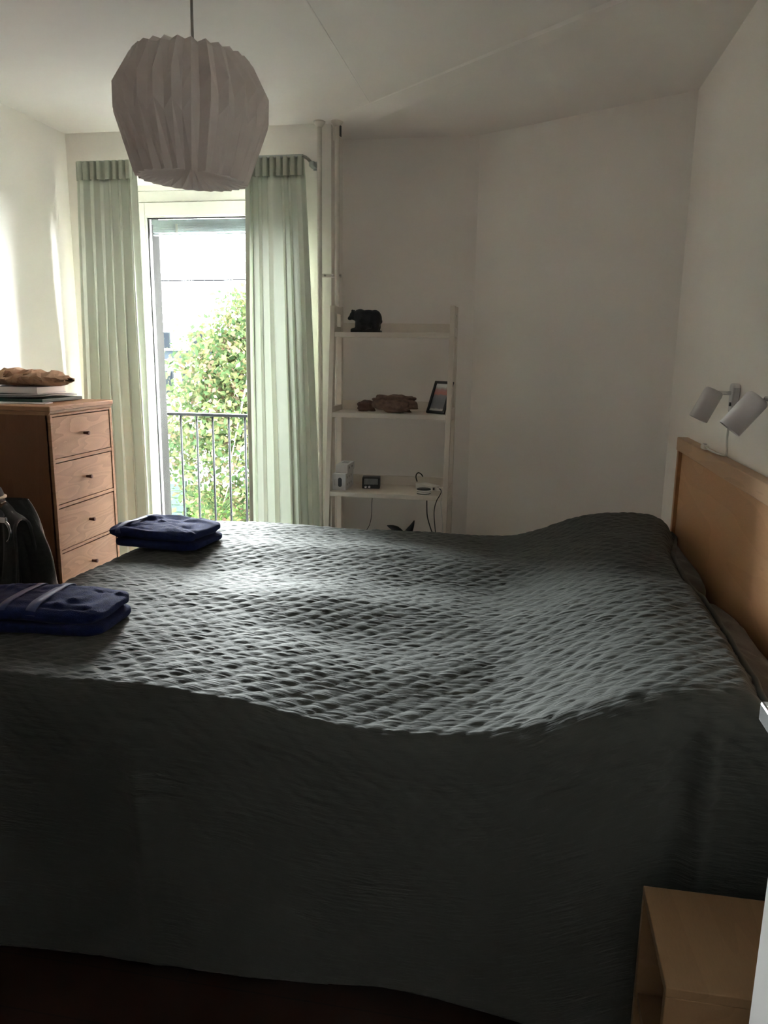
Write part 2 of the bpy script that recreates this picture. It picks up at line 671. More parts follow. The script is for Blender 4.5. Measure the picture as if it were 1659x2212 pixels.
# the slab joint and the lower, bevelled field of ceiling towards the angled wall
MB().add([(-.731, .1, ZC), (-.724, .1, ZC), (-.7265, .1, ZC - .0018), (-.731, 3.60, ZC), (-.724, 3.60, ZC), (-.7265, 3.60, ZC - .0018)],
         [(0, 2, 1), (3, 4, 5), (0, 3, 5, 2), (2, 5, 4, 1), (0, 1, 4, 3)]).build('ceiling_joint', 'ceil', ceil)
U0, U1 = Vector((-1.09, 3.93)), Vector((XR, 2.32))       # upper line of the bevel on the ceiling
L0, L1 = Vector((-.98, 4.06)), Vector((XR, 2.345))       # lower line
dz = .014
mb = MB()
poly_low = [(L0.x, L0.y), (L1.x, L1.y), (XR, 3.7), (-.2, 4.2), (-1.0, 4.2)]
mb.add([(p[0], p[1], ZC - dz) for p in poly_low], [tuple(range(5))])
mb.add([(U0.x, U0.y, ZC - .0005), (U1.x, U1.y, ZC - .0005), (L1.x, L1.y, ZC - dz), (L0.x, L0.y, ZC - dz)], [(0, 1, 2, 3)])
mb.build('ceiling_drop', 'ceil', ceil)

struct(MB().box(XL - .15, XL, -.02, YOUT, 0, ZC).build('wall_left', 'wall'))
mb = MB()
mb.box(XL - .15, OX0, YW, YOUT - .1, 0, ZC)
mb.box(OX1, -.97, YW, YOUT - .1, 0, ZC)
mb.box(OX0, OX1, YW, YOUT - .1, OZ, ZC)
struct(mb.build('wall_window', 'wall'), 'white wall around the tall window')
mb = MB()
mb.box(XL - .4, -2.118, YOUT - .2, YOUT, -.3, 3)
mb.box(-1.25, 1.3, YOUT - .1, YOUT, -.3, 3)
mb.box(-2.118, -1.25, YOUT - .2, YOUT, 2.19, 3)
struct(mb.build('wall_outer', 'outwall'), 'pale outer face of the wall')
struct(MB().box(-.97, .2, YREC, YOUT - .1, 0, ZC).build('wall_recess', 'wall'), 'white wall of the shallow recess behind the shelf')
struct(MB().prism([(-.275, 4.118), (XR, 3.565), (XR + .12, 3.6), (XR + .12, 4.3), (-.2, 4.3)], 2, 0, ZC).build('wall_angled', 'wall'), 'white wall set at an angle beside the headboard')
struct(MB().box(XR, XR + .12, -.02, 3.7, 0, ZC).build('wall_right', 'wall'))
mb = MB()
mb.box(XL, -.5, -.02, .1, 0, ZC)
mb.box(.37, XR, -.02, .1, 0, ZC)
mb.box(-.5, .37, -.02, .1, 2.08, ZC)
struct(mb.build('wall_near', 'near'))
mb = MB()
mb.box(-1.5, -1.4, -1.6, -.02, 0, ZC)
mb.box(1.1, 1.2, -1.6, -.02, 0, ZC)
mb.box(-1.5, 1.2, -1.7, -1.6, 0, ZC)
struct(mb.build('wall_hall', 'hall'), 'dark hallway behind the doorway')
mb = MB()
mb.box(-2.9, -2.374, -.1, .0, 0, ZC)
for nm, bx in (('baseboard_left', (XL, XL + .012, .1, YW, 0, .07)), ('baseboard_right', (XR - .012, XR, .1, 3.56, 0, .07)), ('baseboard_recess', (-.97, -.275, YREC - .012, YREC, 0, .07))):
    struct(MB().box(*bx).build(nm, 'frame', bevel=.003))

# ------------------------------------------------------------------ window_1: tall glazed balcony door
YF = 4.1
win = bpy.data.objects.new('window_1', None)
win.location = (-1.70, YF, 0)
COL.objects.link(win)
struct(win, 'tall white framed window door with clear glass')
mb = MB()                                    # fixed frame
mb.box(OX0, -2.165, YF, YF + .1, 0, 2.262)
mb.box(-1.232, OX1, YF, YF + .1, 0, 2.262)
mb.box(-2.165, -1.232, YF, YF + .1, 2.205, 2.262)
mb.build('window_frame', 'frame', win, bevel=.004)
MB().box(OX0, OX1, YF - .012, YF + .1, 2.262, 2.29).build('head_trim', 'frame', win, bevel=.003)
SY0, SY1 = YF - .012, YF + .05
for bx, nm in (((-2.162, -2.067, SY0, SY1, .02, 2.201), 'sash_stile'), ((-1.33, -1.235, SY0, SY1, .02, 2.201), 'sash_stile'),
               ((-2.067, -1.33, SY0, SY1, 2.132, 2.201), 'sash_rail'), ((-2.067, -1.33, SY0, SY1, .02, .16), 'sash_rail')):
    MB().box(*bx).build(nm, 'frame', win, bevel=.004)
mb = MB()                                    # glazing bead and dark gasket
mb.box(-2.067, -2.060, SY0 + .004, SY1, .16, 2.132)
mb.box(-1.337, -1.33, SY0 + .004, SY1, .16, 2.132)
mb.box(-2.067, -1.33, SY0 + .004, SY1, 2.125, 2.132)
mb.build('glazing_bead', 'frame', win, bevel=.001)
mb = MB()
mb.box(-2.060, -2.054, YF + .006, YF + .02, .16, 2.125)
mb.box(-1.343, -1.337, YF + .006, YF + .02, .16, 2.125)
mb.box(-2.060, -1.337, YF + .006, YF + .02, 2.119, 2.125)
mb.build('gasket', 'gasket', win)
MB().box(-2.061, -1.336, YF + .012, YF + .016, .15, 2.126).build('pane', 'glass', win)
for zz in (2.12, 1.50, 1.33):                # hinges with their long pins
    h = MB().tube([(-2.118, SY0 - .006, zz - .03), (-2.118, SY0 - .006, zz + .005)], .006).build('hinge', 'frame', win, smooth=True)
    MB().tube([(-2.122, SY0 - .004, zz - .13), (-2.121, SY0 - .004, zz - .03)], .0025, 6).build('hinge_pin', 'steel', h, smooth=True)
h = MB().box(-1.297, -1.262, SY0 - .008, SY0, .93, 1.035).build('handle_plate', 'whiteplastic', win, bevel=.006, seg=3)
MB().tube(smoothpath([(-1.28, SY0 - .005, 1.0), (-1.28, SY0 - .04, 1.0), (-1.281, SY0 - .052, .985), (-1.285, SY0 - .055, .93), (-1.287, SY0 - .055, .86)], 24),
          .0085).build('lever', 'whiteplastic', h, smooth=True)

# ------------------------------------------------------------------ venetian blind, pulled up inside the sash
bl = thing('venetian_blind', 'grey venetian blind pulled up in a stack under the window head', 'blind', (-1.70, YF + .035, 2.04))
MB().box(-2.045, -1.345, YF + .026, YF + .046, 2.0925, 2.119).build('headrail', 'blind', bl, bevel=.002)
for k in range(6):
    zz = 2.052 + k * .0068
    MB().box(-2.040, -1.350, YF + .024, YF + .048, zz, zz + .0062).build('slat', 'blind', bl, bevel=.0012, seg=1)
MB().box(-2.040, -1.350, YF + .024, YF + .048, 2.036, 2.047).build('bottom_rail', 'blind', bl, bevel=.003)
for xx in (-1.90, -1.49):
    MB().box(xx - .006, xx + .006, YF + .021, YF + .0245, 2.036, 2.095).build('ladder_tape', 'frame', bl)
MB().tube([(-2.049, YF + .022, 2.10), (-2.0495, YF + .022, 1.2), (-2.050, YF + .022, .35)], .0016, 6).build('lift_cord', 'gasket', bl, smooth=True)

# ------------------------------------------------------------------ outside: railing, tree, houses, wire, lawn
rl = thing('balcony_railing', 'grey iron railing outside the tall window', 'railing', (-1.70, 4.42, 0))
YR = 4.42
MB().box(-2.5, -.95, YR - .02, YR + .02, 1.030, 1.048).build('top_rail', 'railing', rl, bevel=.003)
MB().box(-2.5, -.95, YR - .012, YR + .012, .05, .065).build('bottom_rail', 'railing', rl, bevel=.003)
x = -2.474
while x < -.95:
    MB().tube([(x, YR, .06), (x, YR, 1.035)], .0072, 8).build('baluster', 'railing', rl, smooth=True)
    x += .1035
for xx in (-2.44, -1.01):
    MB().box(xx, xx + .02, 4.355, YR, .95, .97).build('wall_bracket', 'railing', rl)

GZ = -3.2
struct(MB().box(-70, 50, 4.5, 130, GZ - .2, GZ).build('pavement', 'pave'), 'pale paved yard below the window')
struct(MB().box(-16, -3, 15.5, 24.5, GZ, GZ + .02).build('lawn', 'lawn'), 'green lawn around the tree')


def leaf_mesh(name, C, size, m, parent):
    """one joined mesh of many small folded leaves around the points C"""
    n = len(C)
    a = RNG.random(n) * 2 * np.pi
    t = (RNG.random(n) - .5) * 2.2
    s = size * (.65 + .7 * RNG.random(n))
    d = np.stack([np.cos(a) * np.cos(t), np.sin(a) * np.cos(t), np.sin(t)], 1)
    r = RNG.normal(size=(n, 3))
    w = np.cross(d, r)
    w /= np.linalg.norm(w, axis=1)[:, None]
    nn = np.cross(d, w)
    S = s[:, None]
    p0 = C - d * S * .5
    p1 = C + w * S * .34 + nn * S * .1
    p2 = C + d * S * .55
    p3 = C - w * S * .34 + nn * S * .1
    V = np.stack([p0, p1, p2, p3], 1).reshape(-1, 3)
    o0 = parent_origin(parent)
    V = V - np.array(o0)
    F = []
    for i in range(n):
        b = 4 * i
        F += [(b, b + 1, b + 2), (b, b + 2, b + 3)]
    me = bpy.data.meshes.new(name)
    me.from_pydata(V.tolist(), [], F)
    me.update()
    o = link(name, me, m, parent)
    o['kind'] = 'stuff'
    return o


def tree(name, label, base, trunk_top, crown_c, crown_r, nclus, per, size, leafm, point=.35, group=None):
    t = thing(name, label, 'tree', base, group)
    b, tt = Vector(base), Vector(trunk_top)
    MB().tube(smoothpath([b, b.lerp(tt, .5) + Vector((.06, .03, 0)), tt], 12), [.16 - .1 * i / 12 for i in range(13)], 8).build('trunk', 'bark', t, smooth=True)
    cl = []
    mbb = MB()
    while len(cl) < nclus:
        p = RNG.normal(size=3)
        p /= np.linalg.norm(p)
        rr = (.35 + .65 * RNG.random() ** .6)
        p = p * rr
        if p[2] > 0:
            p[:2] *= (1 - point * p[2])
        q = np.array(crown_c) + p * np.array(crown_r)
        cl.append(q)
    for q in cl[:26]:
        s0 = b.lerp(tt, .45 + .5 * random.random())
        e = Vector(q)
        mbb.tube(smoothpath([s0, s0.lerp(e, .5) + Vector((0, 0, .12)), e], 6), [.035, .03, .025, .02, .016, .012, .008], 5)
    mbb.build('branches', 'bark', t, smooth=True)
    pts = np.concatenate([q + RNG.normal(size=(per, 3)) * np.array((.24, .24, .15)) * (crown_r[0] / 2.0) for q in cl])
    leaf_mesh('foliage', pts, size, leafm, t)
    return t


tree('garden_tree', 'loose green tree with reddish leaf tips behind the railing', (-5.05, 14.2, GZ), (-5.0, 14.2, 1.9),
     (-4.95, 14.2, .05), (2.15, 2.0, 2.45), 270, 80, .112, 'leaf', .45)


def bush(label, c, r, n, size):
    t = thing('garden_bush', label, 'bush', (c[0], c[1], GZ), 'bushes on the lawn')
    P = RNG.normal(size=(n, 3))
    P /= np.linalg.norm(P, axis=1)[:, None]
    P = P * (RNG.random((n, 1)) ** .4) * np.array(r) + np.array(c)
    P[:, 2] = np.maximum(P[:, 2], GZ + .03)
    mbb = MB()
    for k in range(7):
        mbb.tube([(c[0], c[1], GZ), (c[0] + r[0] * .7 * random.uniform(-1, 1), c[1] + r[1] * .7 * random.uniform(-1, 1), c[2] + r[2] * .5)], [.02, .006], 5)
    mbb.build('stems', 'bark', t)
    leaf_mesh('foliage', P, size, 'bush', t)


bush('bright green bush by the green board fence', (-9.0, 19.4, GZ + .45), (.75, .6, .6), 900, .12)
bush('low green bush left of the tree trunk', (-7.6, 18.5, GZ + .3), (.8, .6, .45), 800, .12)

fe = thing('board_fence', 'grey-green fence of wide horizontal boards on the lawn', 'fence', (-10.2, 18.6, GZ))
for k in range(6):
    z0 = GZ + .05 + k * .19
    MB().box(-12.2, -8.62, 18.6, 18.64, z0, z0 + .17).build('board', 'fencegreen', fe)
for xx in (-12.1, -10.4, -8.72):
    MB().box(xx, xx + .09, 18.64, 18.73, GZ, GZ + 1.25).build('post', 'fencegreen', fe)

ab = thing('apartment_building', 'pale apartment block behind the tree', 'building', (-17, 42, GZ))
MB().box(-30, -4.0, 42, 52, GZ, 2.85).build('wall', 'bldg', ab)
MB().box(-30.2, -3.8, 41.8, 52.2, 2.85, 2.98).build('roof_edge', 'bldg', ab)
for k, xx in enumerate((-20.9, -18.9, -16.9, -14.9, -12.9, -10.9)):
    for zz in (1.0, -1.8):
        w_ = MB().box(xx, xx + .9, 41.95, 42.02, zz, zz + 1.45).build('window', 'bwin', ab)
        for q in (0, 1):
            MB().box(xx + .07 + q * .41, xx + .42 + q * .41, 41.92, 41.96, zz + .07, zz + 1.38).build('pane', 'bglass', w_)
an = thing('annex_building', 'low annex with a blue-grey flat roof in front of the apartment block', 'building', (-17, 34, GZ))
MB().box(-26, -13.4, 34, 40, GZ, 1.02).build('wall', 'bldg', an)
MB().box(-26.2, -13.2, 33.7, 40, 1.02, 1.42).build('roof', 'bldgroof', an)
MB().box(-26.3, -13.1, 33.6, 33.75, 1.42, 1.50).build('gutter', 'alu', an)
for xx in (-16.9, -15.7, -14.5):
    w_ = MB().box(xx, xx + .8, 33.95, 34.02, -.6, .5).build('window', 'bwin', an)
    MB().box(xx + .07, xx + .73, 33.92, 33.96, -.53, .43).build('pane', 'bglass', w_)
BHX, BHY = -6.22, 17.0
bb = thing('brick_house', 'tall red brick house at the right side of the window view, enlarged to block skylight', 'building', (1.5, 20, GZ))  # only its edge shows; bulk added to block skylight from the left wall
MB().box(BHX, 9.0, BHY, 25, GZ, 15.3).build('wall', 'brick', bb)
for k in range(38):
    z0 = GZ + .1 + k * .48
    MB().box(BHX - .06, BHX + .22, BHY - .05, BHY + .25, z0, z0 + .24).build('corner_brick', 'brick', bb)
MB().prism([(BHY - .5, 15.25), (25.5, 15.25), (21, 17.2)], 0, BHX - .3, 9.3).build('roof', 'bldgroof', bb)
for xx in (-3.9, -1.3, 1.3, 3.9, 6.5):
    for zz in (-1.9, 1.1, 4.1, 7.1, 10.1, 13.0):
        w_ = MB().box(xx, xx + 1.1, BHY - .04, BHY + .02, zz, zz + 1.4).build('window', 'bwin', bb)
        for q in (0, 1):
            MB().box(xx + .08 + q * .49, xx + .53 + q * .49, BHY - .07, BHY - .03, zz + .08, zz + 1.32).build('pane', 'bglass', w_)

wp = []
for k in range(41):
    t = k / 40
    wp.append((BHX + .02 - 14 * t, BHY + .1, 3.0 - .03 * math.sin(math.pi * t)))
tag(MB().tube(wp, .016, 6).build('overhead_wire', 'wire', smooth=True), 'thin dark overhead wire against the bright sky', 'wire')
up_ = thing('wire_support_pole', 'wooden pole added out of view to hold up the overhead wire', 'pole', (BHX - 14, BHY + .1, GZ))  # not in the image; added so the wire's left end is held
MB().tube([(BHX - 14.05, BHY + .1, GZ), (BHX - 14.05, BHY + .1, 3.5)], [.13, .09], 12).build('mast', 'bark', up_, smooth=True)
MB().box(BHX - 14.5, BHX - 13.6, BHY + .05, BHY + .15, 3.03, 3.12).build('crossarm', 'bark', up_)

# ================================================================== curtain rail, curtains, pipes
ra = thing('curtain_rail', 'slim aluminium curtain rail above the window', 'curtain rail', (-1.68, 3.79, 2.335))
ZR = 2.338
MB().tube(smoothpath([(-2.268, 3.785, ZR), (-1.7, 3.785, ZR + .001), (-1.15, 3.785, ZR), (-1.095, 3.787, ZR - .001), (-1.072, 3.80, ZR - .008), (-1.055, 3.83, ZR - .026)], 40),
          .0075, 8).build('rail', 'alu', ra, smooth=True)
b_ = MB().box(-1.066, -1.040, 3.81, 3.87, ZR - .042, ZR - .018).build('end_bracket', 'alu', ra, bevel=.003)
MB().box(-1.058, -1.036, 3.862, 3.87, ZR - .05, ZR - .01).build('mounting_plate', 'alu', b_, bevel=.002)
for xx in (-2.20, -1.55):
    MB().box(xx - .01, xx + .01, 3.785, 3.87, ZR - .002, ZR + .006).build('bracket', 'alu', ra, bevel=.002)


def curtain(label, xa_top, xb_top, xa_bot, xb_bot, nf, seed, yc=3.775, ztop=2.332, zbot=.02):
    t = thing('sheer_curtain', label, 'curtain', ((xa_top + xb_top) / 2, yc, zbot), 'sheer green curtains at the window')
    nu, nv = 150, 60
    u = np.linspace(0, 1, nu)[:, None]
    v = np.linspace(0, 1, nv)[None, :]
    z = ztop + (zbot - ztop) * v
    # the folds wander a little and get deeper downwards
    uw = u + .035 * vnoise(u * 4 + seed, v * 1.5) * v
    xa = xa_top + (xa_bot - xa_top) * v ** .8
    xb = xb_top + (xb_bot - xb_top) * v ** .8
    ph = 2 * np.pi * nf * (uw + .05 * vnoise(u * 5 + seed * 3, 0 * v + .5))
    amp = (.016 + .016 * sstep(.03, .5, v)) * (.75 + .5 * vnoise(u * 6 + seed, v * 1.2 + 3))
    x = xa + (xb - xa) * uw + .35 * amp * np.sin(2 * ph)
    y = yc + amp * np.sin(ph) + .012 * vnoise(u * 3 + seed, v * 3)
    G = np.stack([x + 0 * v, y + 0 * u, z + 0 * u], 2)
    MB().grid(G).build('cloth', 'sheer', t, smooth=True)
    # gathered heading tape along the top edge, on the room side
    vh = np.linspace(0, 1, 6)[None, :]
    nf2 = nf * 1.35
    uh = np.linspace(0, 1, 160)[:, None]
    zh = ztop + .006 - .088 * vh
    xh = xa_top + (xb_top - xa_top) * uh + 0 * vh
    sq = np.tanh(3 * np.sin(2 * np.pi * nf2 * (uh + .02 * vnoise(uh * 6 + seed, 0 * uh))))
    yh = yc - .014 + .011 * sq - .003 * vh + 0 * uh
    xh = xh + .004 * np.cos(2 * np.pi * nf2 * uh)
    G = np.stack([xh + 0 * vh, yh + 0 * vh, zh + 0 * uh], 2)
    h = MB().grid(G).build('heading_tape', 'tape', t, smooth=True)
    h['label'] = 'darker gathered heading tape'
    # narrow side hem
    for edge, sgn in ((0, 1), (nu - 1, -1)):
        xe, ye = x[edge, :], y[edge, :]
        zz = z[0, :]
        Gh = np.stack([np.stack([xe, ye - .003, zz], 1), np.stack([xe + sgn * .022, ye - .004, zz], 1)], 0)
        MB().grid(Gh).build('side_hem', 'sheer', t, smooth=True)
    return t


curtain('sheer pale green curtain hanging behind the chest of drawers', -2.268, -1.955, -2.335, -1.925, 6.2, 1.3)
curtain('sheer pale green curtain hanging beside the ladder shelf', -1.372, -1.09, -1.395, -1.012, 6.0, 7.7, yc=3.80)


def heating_pipe(label, x, y, sleeve):
    t = thing('heating_pipe', label, 'pipe', (x, y, 0), 'heating pipes by the window')
    MB().tube([(x, y, 0), (x, y, 1.2), (x, y, ZC)], .0118, 16).build('tube', 'pipe', t, smooth=True)
    MB().lathe([(.0118, ZC - .026), (.019, ZC - .020), (.023, ZC - .012), (.0285, ZC - .009), (.029, ZC - .001), (.012, ZC)], (x, y, 0), 24).build('ceiling_flange', 'pipe', t, smooth=True)
    MB().lathe([(.0118, .02), (.026, .014), (.028, 0)], (x, y, 0), 24).build('floor_flange', 'pipe', t, smooth=True)
    if sleeve:
        MB().box(x - .022, x + .002, y + .004, y + .03, ZC - .085, ZC - .012).build('sleeve', 'pipe', t, bevel=.004)
        MB().box(x + .0125, x + .0165, y - .004, y + .02, ZC - .068, ZC - .02).build('gap_shade_strip', 'ink', t)  # dark strip painted in for the shaded gap at the wall corner
        c = MB().box(x - .082, x + .018, y + .010, y + .022, 1.785, 1.803).build('clamp_bar', 'pipe', t, bevel=.003)
        for xx in (x - .062, x - .022, x + .015):
            MB().tube([(xx, y - .002, 1.794), (xx, y + .012, 1.794)], .005, 8).build('clamp_screw', 'steel', c, smooth=True)
    return t


heating_pipe('white heating pipe nearer the curtain', -1.019, 3.832, False)
heating_pipe('white heating pipe passing behind the ladder shelf', -.931, 3.832, True)

# ================================================================== chest of drawers and what lies on it
DX, DY0, DY1, DZ = -1.9, 2.85, 3.335, 1.19
ch = thing('chest_of_drawers', 'tall oak chest of drawers by the left wall', 'chest of drawers', (-2.13, 3.09, 0))
MB().box(XL + .01, DX + .004, DY0 - .004, DY1 + .012, DZ - .022, DZ).build('top', 'oak', ch, bevel=.005)
MB().prism([(XL + .012, DZ - .022), (DX + .002, DZ - .022), (DX - .008, DZ - .038), (XL + .012, DZ - .038)], 1, DY0 + .001, DY1 + .006).build('top_moulding', 'oak', ch, bevel=.002)
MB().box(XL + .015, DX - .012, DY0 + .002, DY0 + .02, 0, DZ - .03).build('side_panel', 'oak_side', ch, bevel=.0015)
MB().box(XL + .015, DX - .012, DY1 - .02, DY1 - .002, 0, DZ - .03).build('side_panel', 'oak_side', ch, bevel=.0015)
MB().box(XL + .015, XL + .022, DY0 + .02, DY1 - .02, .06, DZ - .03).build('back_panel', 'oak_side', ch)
for (a, b) in ((DY0 + .002, DY0 + .017), (DY1 - .020, DY1 - .002)):
    MB().box(DX - .022, DX, a, b, 0, DZ - .036).build('front_stile', 'oak', ch, bevel=.001)
tops = [1.144, .951, .757, .562, .367]
bots = [.970, .775, .578, .383, .188]
ya, yb = DY0 + .017, DY1 - .020
rails = [(1.146, DZ - .036)] + [(t2 + .002, b1 - .002) for b1, t2 in zip(bots[:-1], tops[1:])] + [(.06, .186)]
for (a, b) in rails:
    MB().box(DX - .022, DX - .001, ya, yb, a, b).build('front_rail', 'oak', ch, bevel=.001)
for t_, b__ in zip(tops, bots):
    d = MB().box(DX - .025, DX - .0030, ya + .003, yb - .003, b__ + .0005, t_ - .0022).build('drawer', 'oak', ch, bevel=.0012)
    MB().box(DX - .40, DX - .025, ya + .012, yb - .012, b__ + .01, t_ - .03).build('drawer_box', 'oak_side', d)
    yk, zk = (ya + yb) / 2 + .005, (t_ + b__) / 2 + .001
    MB().lathe([(.0001, 0), (.0065, 0), (.0062, .006), (.0088, .024), (.0088, .0255), (.0001, .0255)], (DX - .0025, yk, zk), 16, Matrix.Rotation(math.pi / 2, 3, 'Y')).build('knob', 'knob', d, smooth=True, bevel=.0006)

ZT = DZ


def crumple(nu, nv, fx, fy, fz):
    u = np.linspace(0, 1, nu)[:, None]
    v = np.linspace(0, 1, nv)[None, :]
    return fx(u, v), fy(u, v), fz(u, v)


# papers lie lowest, then the green folder, grey magazines, white book, paper bag
tag(MB().prism([(-2.31, 2.905), (-1.985, 2.955), (-2.0, 3.03), (-2.2, 3.19), (-2.33, 3.14)], 2, ZT, ZT + .003).build('paper_sheet', 'paper'),
    'loose white paper sheet on the chest beside the books', 'paper')
tag(MB().prism([(-2.335, 3.02), (-2.03, 3.0), (-2.015, 3.285), (-2.325, 3.30)], 2, ZT + .003, ZT + .017).build('folder', 'greenbook', bevel=.002),
    'dark green folder at the bottom of the book stack', 'folder')
mgz = thing('magazine', 'curling grey magazine between the folder and the white book', 'magazine', (-2.2, 3.15, ZT + .017))
G = []
for i in range(13):
    row = []
    for j in range(9):
        u, v = i / 12, j / 8
        row.append((-2.335 + .300 * u + .015 * v, 3.035 + .235 * v - .02 * u, ZT + .0175 + .003 + .006 * (u ** 3) + .003 * math.sin(5 * v)))
    G.append(row)
mbk = MB().grid(np.array(G))
ok = mbk.build('cover', 'greybook', mgz, smooth=True)
sdm = ok.modifiers.new('thick', 'SOLIDIFY')
sdm.thickness = .006
sdm.offset = 1
G2 = np.array(G)
G2[:, :, 2] += .009 - .002 * np.linspace(0, 1, 13)[:, None]
G2[:, :, 0] -= .012
pg = MB().grid(G2).build('pages', 'paper', mgz, smooth=True)
sdm = pg.modifiers.new('thick', 'SOLIDIFY')
sdm.thickness = .004
sdm.offset = 1
ZB = ZT + .038
bk = thing('book', 'thick white book under the brown paper bag', 'book', (-2.2, 3.15, ZB))
MB().prism([(-2.325, 3.035), (-2.070, 3.03), (-2.065, 3.235), (-2.32, 3.245)], 2, ZB, ZB + .003).build('back_cover', 'paper', bk)
MB().prism([(-2.32, 3.039), (-2.074, 3.034), (-2.069, 3.231), (-2.317, 3.24)], 2, ZB + .003, ZB + .025).build('page_block', 'white', bk)
MB().prism([(-2.325, 3.035), (-2.070, 3.03), (-2.065, 3.235), (-2.32, 3.245)], 2, ZB + .025, ZB + .028).build('front_cover', 'paper', bk)
ZBAG = ZB + .028
# crumpled bag: a squashed, faceted bag with a folded mouth
n1, n2 = 34, 16
G = np.zeros((n1, n2, 3))
for i in range(n1):
    s_ = i / (n1 - 1)
    wid = .125 * (1 - .45 * abs(2 * s_ - 1) ** 3) * (1 - .55 * max(0, (s_ - .72) / .28) ** 1.5)
    hgt = .040 * (1 - abs(2 * s_ - 1) ** 4) + .012
    if s_ < .35:
        hgt += .012 * math.sin(s_ / .35 * math.pi)
    for j in range(n2):
        a = 2 * math.pi * j / n2
        k = 1 + .25 * (random.random() - .5)
        G[i, j] = (-2.345 + .360 * s_ + random.uniform(-.009, .009), 3.145 + wid * math.cos(a) * k + .006 * math.sin(9 * s_),
                   ZBAG + .001 + max(0., hgt * (1 + math.sin(a)) * .62 * (1 + .38 * (random.random() - .5))) + .02 * max(0, (s_ - .86) / .14) ** 1.2)
G = np.transpose(G, (1, 0, 2))
bag = MB().grid(G, close_u=True).build('paper_bag', 'kraft')
tag(bag, 'crumpled brown paper bag lying on top of the books', 'paper bag')
bt = thing('small_bottle', 'small silver-capped bottle at the left edge of the chest', 'bottle', (-2.262, 2.965, ZT + .003))
MB().lathe([(.0001, 0), (.011, 0), (.012, .004), (.012, .024), (.009, .030)], (-2.262, 2.965, ZT + .003), 20).build('body', 'amber', bt, smooth=True)
MB().lathe([(.0092, .026), (.0095, .060), (.0085, .066), (.0001, .067)], (-2.262, 2.965, ZT + .003), 20).build('lid', 'steel', bt, smooth=True)

# ================================================================== chair with coat and cap
cx0, cx1, cy0, cy1 = -2.27, -1.86, 2.10, 2.52
cr_ = thing('chair', 'wooden chair added as a support, hidden under the dark coat by the chest', 'chair', (-2.06, 2.3, 0))  # chair not seen in the image; added to hold the coat up
MB().box(cx0, cx1, cy0, cy1, .42, .45).build('seat', 'chair', cr_, bevel=.006)
for xx in (cx0 + .02, cx1 - .055):
    MB().box(xx, xx + .035, cy0 + .02, cy0 + .055, 0, .42).build('leg', 'chair', cr_, bevel=.004)
    MB().box(xx, xx + .035, cy1 - .04, cy1 - .005, 0, .86).build('leg', 'chair', cr_, bevel=.004)
for zz in (.60, .74):
    MB().box(cx0 + .055, cx1 - .055, cy1 - .032, cy1 - .012, zz, zz + .09).build('back_slat', 'chair', cr_, bevel=.005)

nu, nv = 70, 60
u = np.linspace(0, 1, nu)[:, None]
v = np.linspace(0, 1, nv)[None, :]
ct = thing('coat', 'charcoal felt coat draped over the chair', 'coat', (-1.95, 2.45, .2))
# v: 0 = back hem, .35 = over the chair back, 1 = front hem
s = v * 1.15 - .40                      # arc length from the chair-back ridge
rr = .045
ang = np.clip(s / rr, -math.pi / 2, math.pi / 2)
drop = np.maximum(np.abs(s) - rr * math.pi / 2, 0)
yy = 2.50 - rr * np.sin(ang) - .22 * np.maximum(s, 0) * sstep(0, .5, np.maximum(s, 0)) * 1.0 + .10 * np.maximum(-s, 0)
zz = .885 - rr * (1 - np.cos(ang)) - drop
spread_ = 1 + .30 * np.abs(s) / .7
xx = -2.045 + (u - .5) * .42 * spread_ + .02
sl = sstep(.75, 1.0, u)
zz = zz - .09 * sl - .02 * vnoise(u * 5, v * 0 + 2)
fold = (.006 + .020 * sstep(.03, .5, np.abs(s)))
yy = yy + fold * np.sin(2 * np.pi * (8.5 * u + .35 * vnoise(u * 4, v * 2)) + .8) + .03 * sstep(.1, .6, np.abs(s)) * np.sin(2 * np.pi * 2.2 * u)
yy = yy + .012 * vnoise(u * 7, v * 5)
xx = xx + .03 * vnoise(u * 3 + 4, v * 3) + .0 * s
G = np.stack([xx + 0 * v, yy + 0 * u, zz + 0 * u], 2)
COATG = G
co = MB().grid(G).build('cloth', 'coat', ct, smooth=True)
sd = co.modifiers.new('thick', 'SOLIDIFY')
sd.thickness = .008
# loose sleeve hanging to the right
G = np.zeros((24, 26, 3))
for j in range(26):
    t = j / 25
    cxs = -1.880 + .070 * t ** .7 + .015 * math.sin(4 * t)
    cys = 2.56 + .05 * t
    czs = .86 - .42 * t
    w0, w1 = .045 + .030 * t, .03 + .02 * t
    for i in range(24):
        a = 2 * math.pi * i / 24
        k = 1 + .12 * math.sin(3 * a + 5 * t) + .08 * math.sin(5 * a - 9 * t)
        G[i, j] = (cxs + w0 * math.cos(a) * k, cys + w1 * math.sin(a) * k, czs + .04 * math.cos(a) * t * -1)
MB().grid(G, close_u=True).build('sleeve', 'coat', ct, smooth=True)
_front = np.broadcast_to(s > .03, COATG.shape[:2])
_gx, _gy, _gz = (G0[_front] for G0 in (COATG[..., 0], COATG[..., 1], COATG[..., 2]))


def coat_front(x, z):
    """a point just in front of the coat's cloth at the given x and z"""
    i_ = np.argmin((_gx - x) ** 2 + (_gz - z) ** 2)
    return Vector((x, float(_gy[i_]) - .014, z))


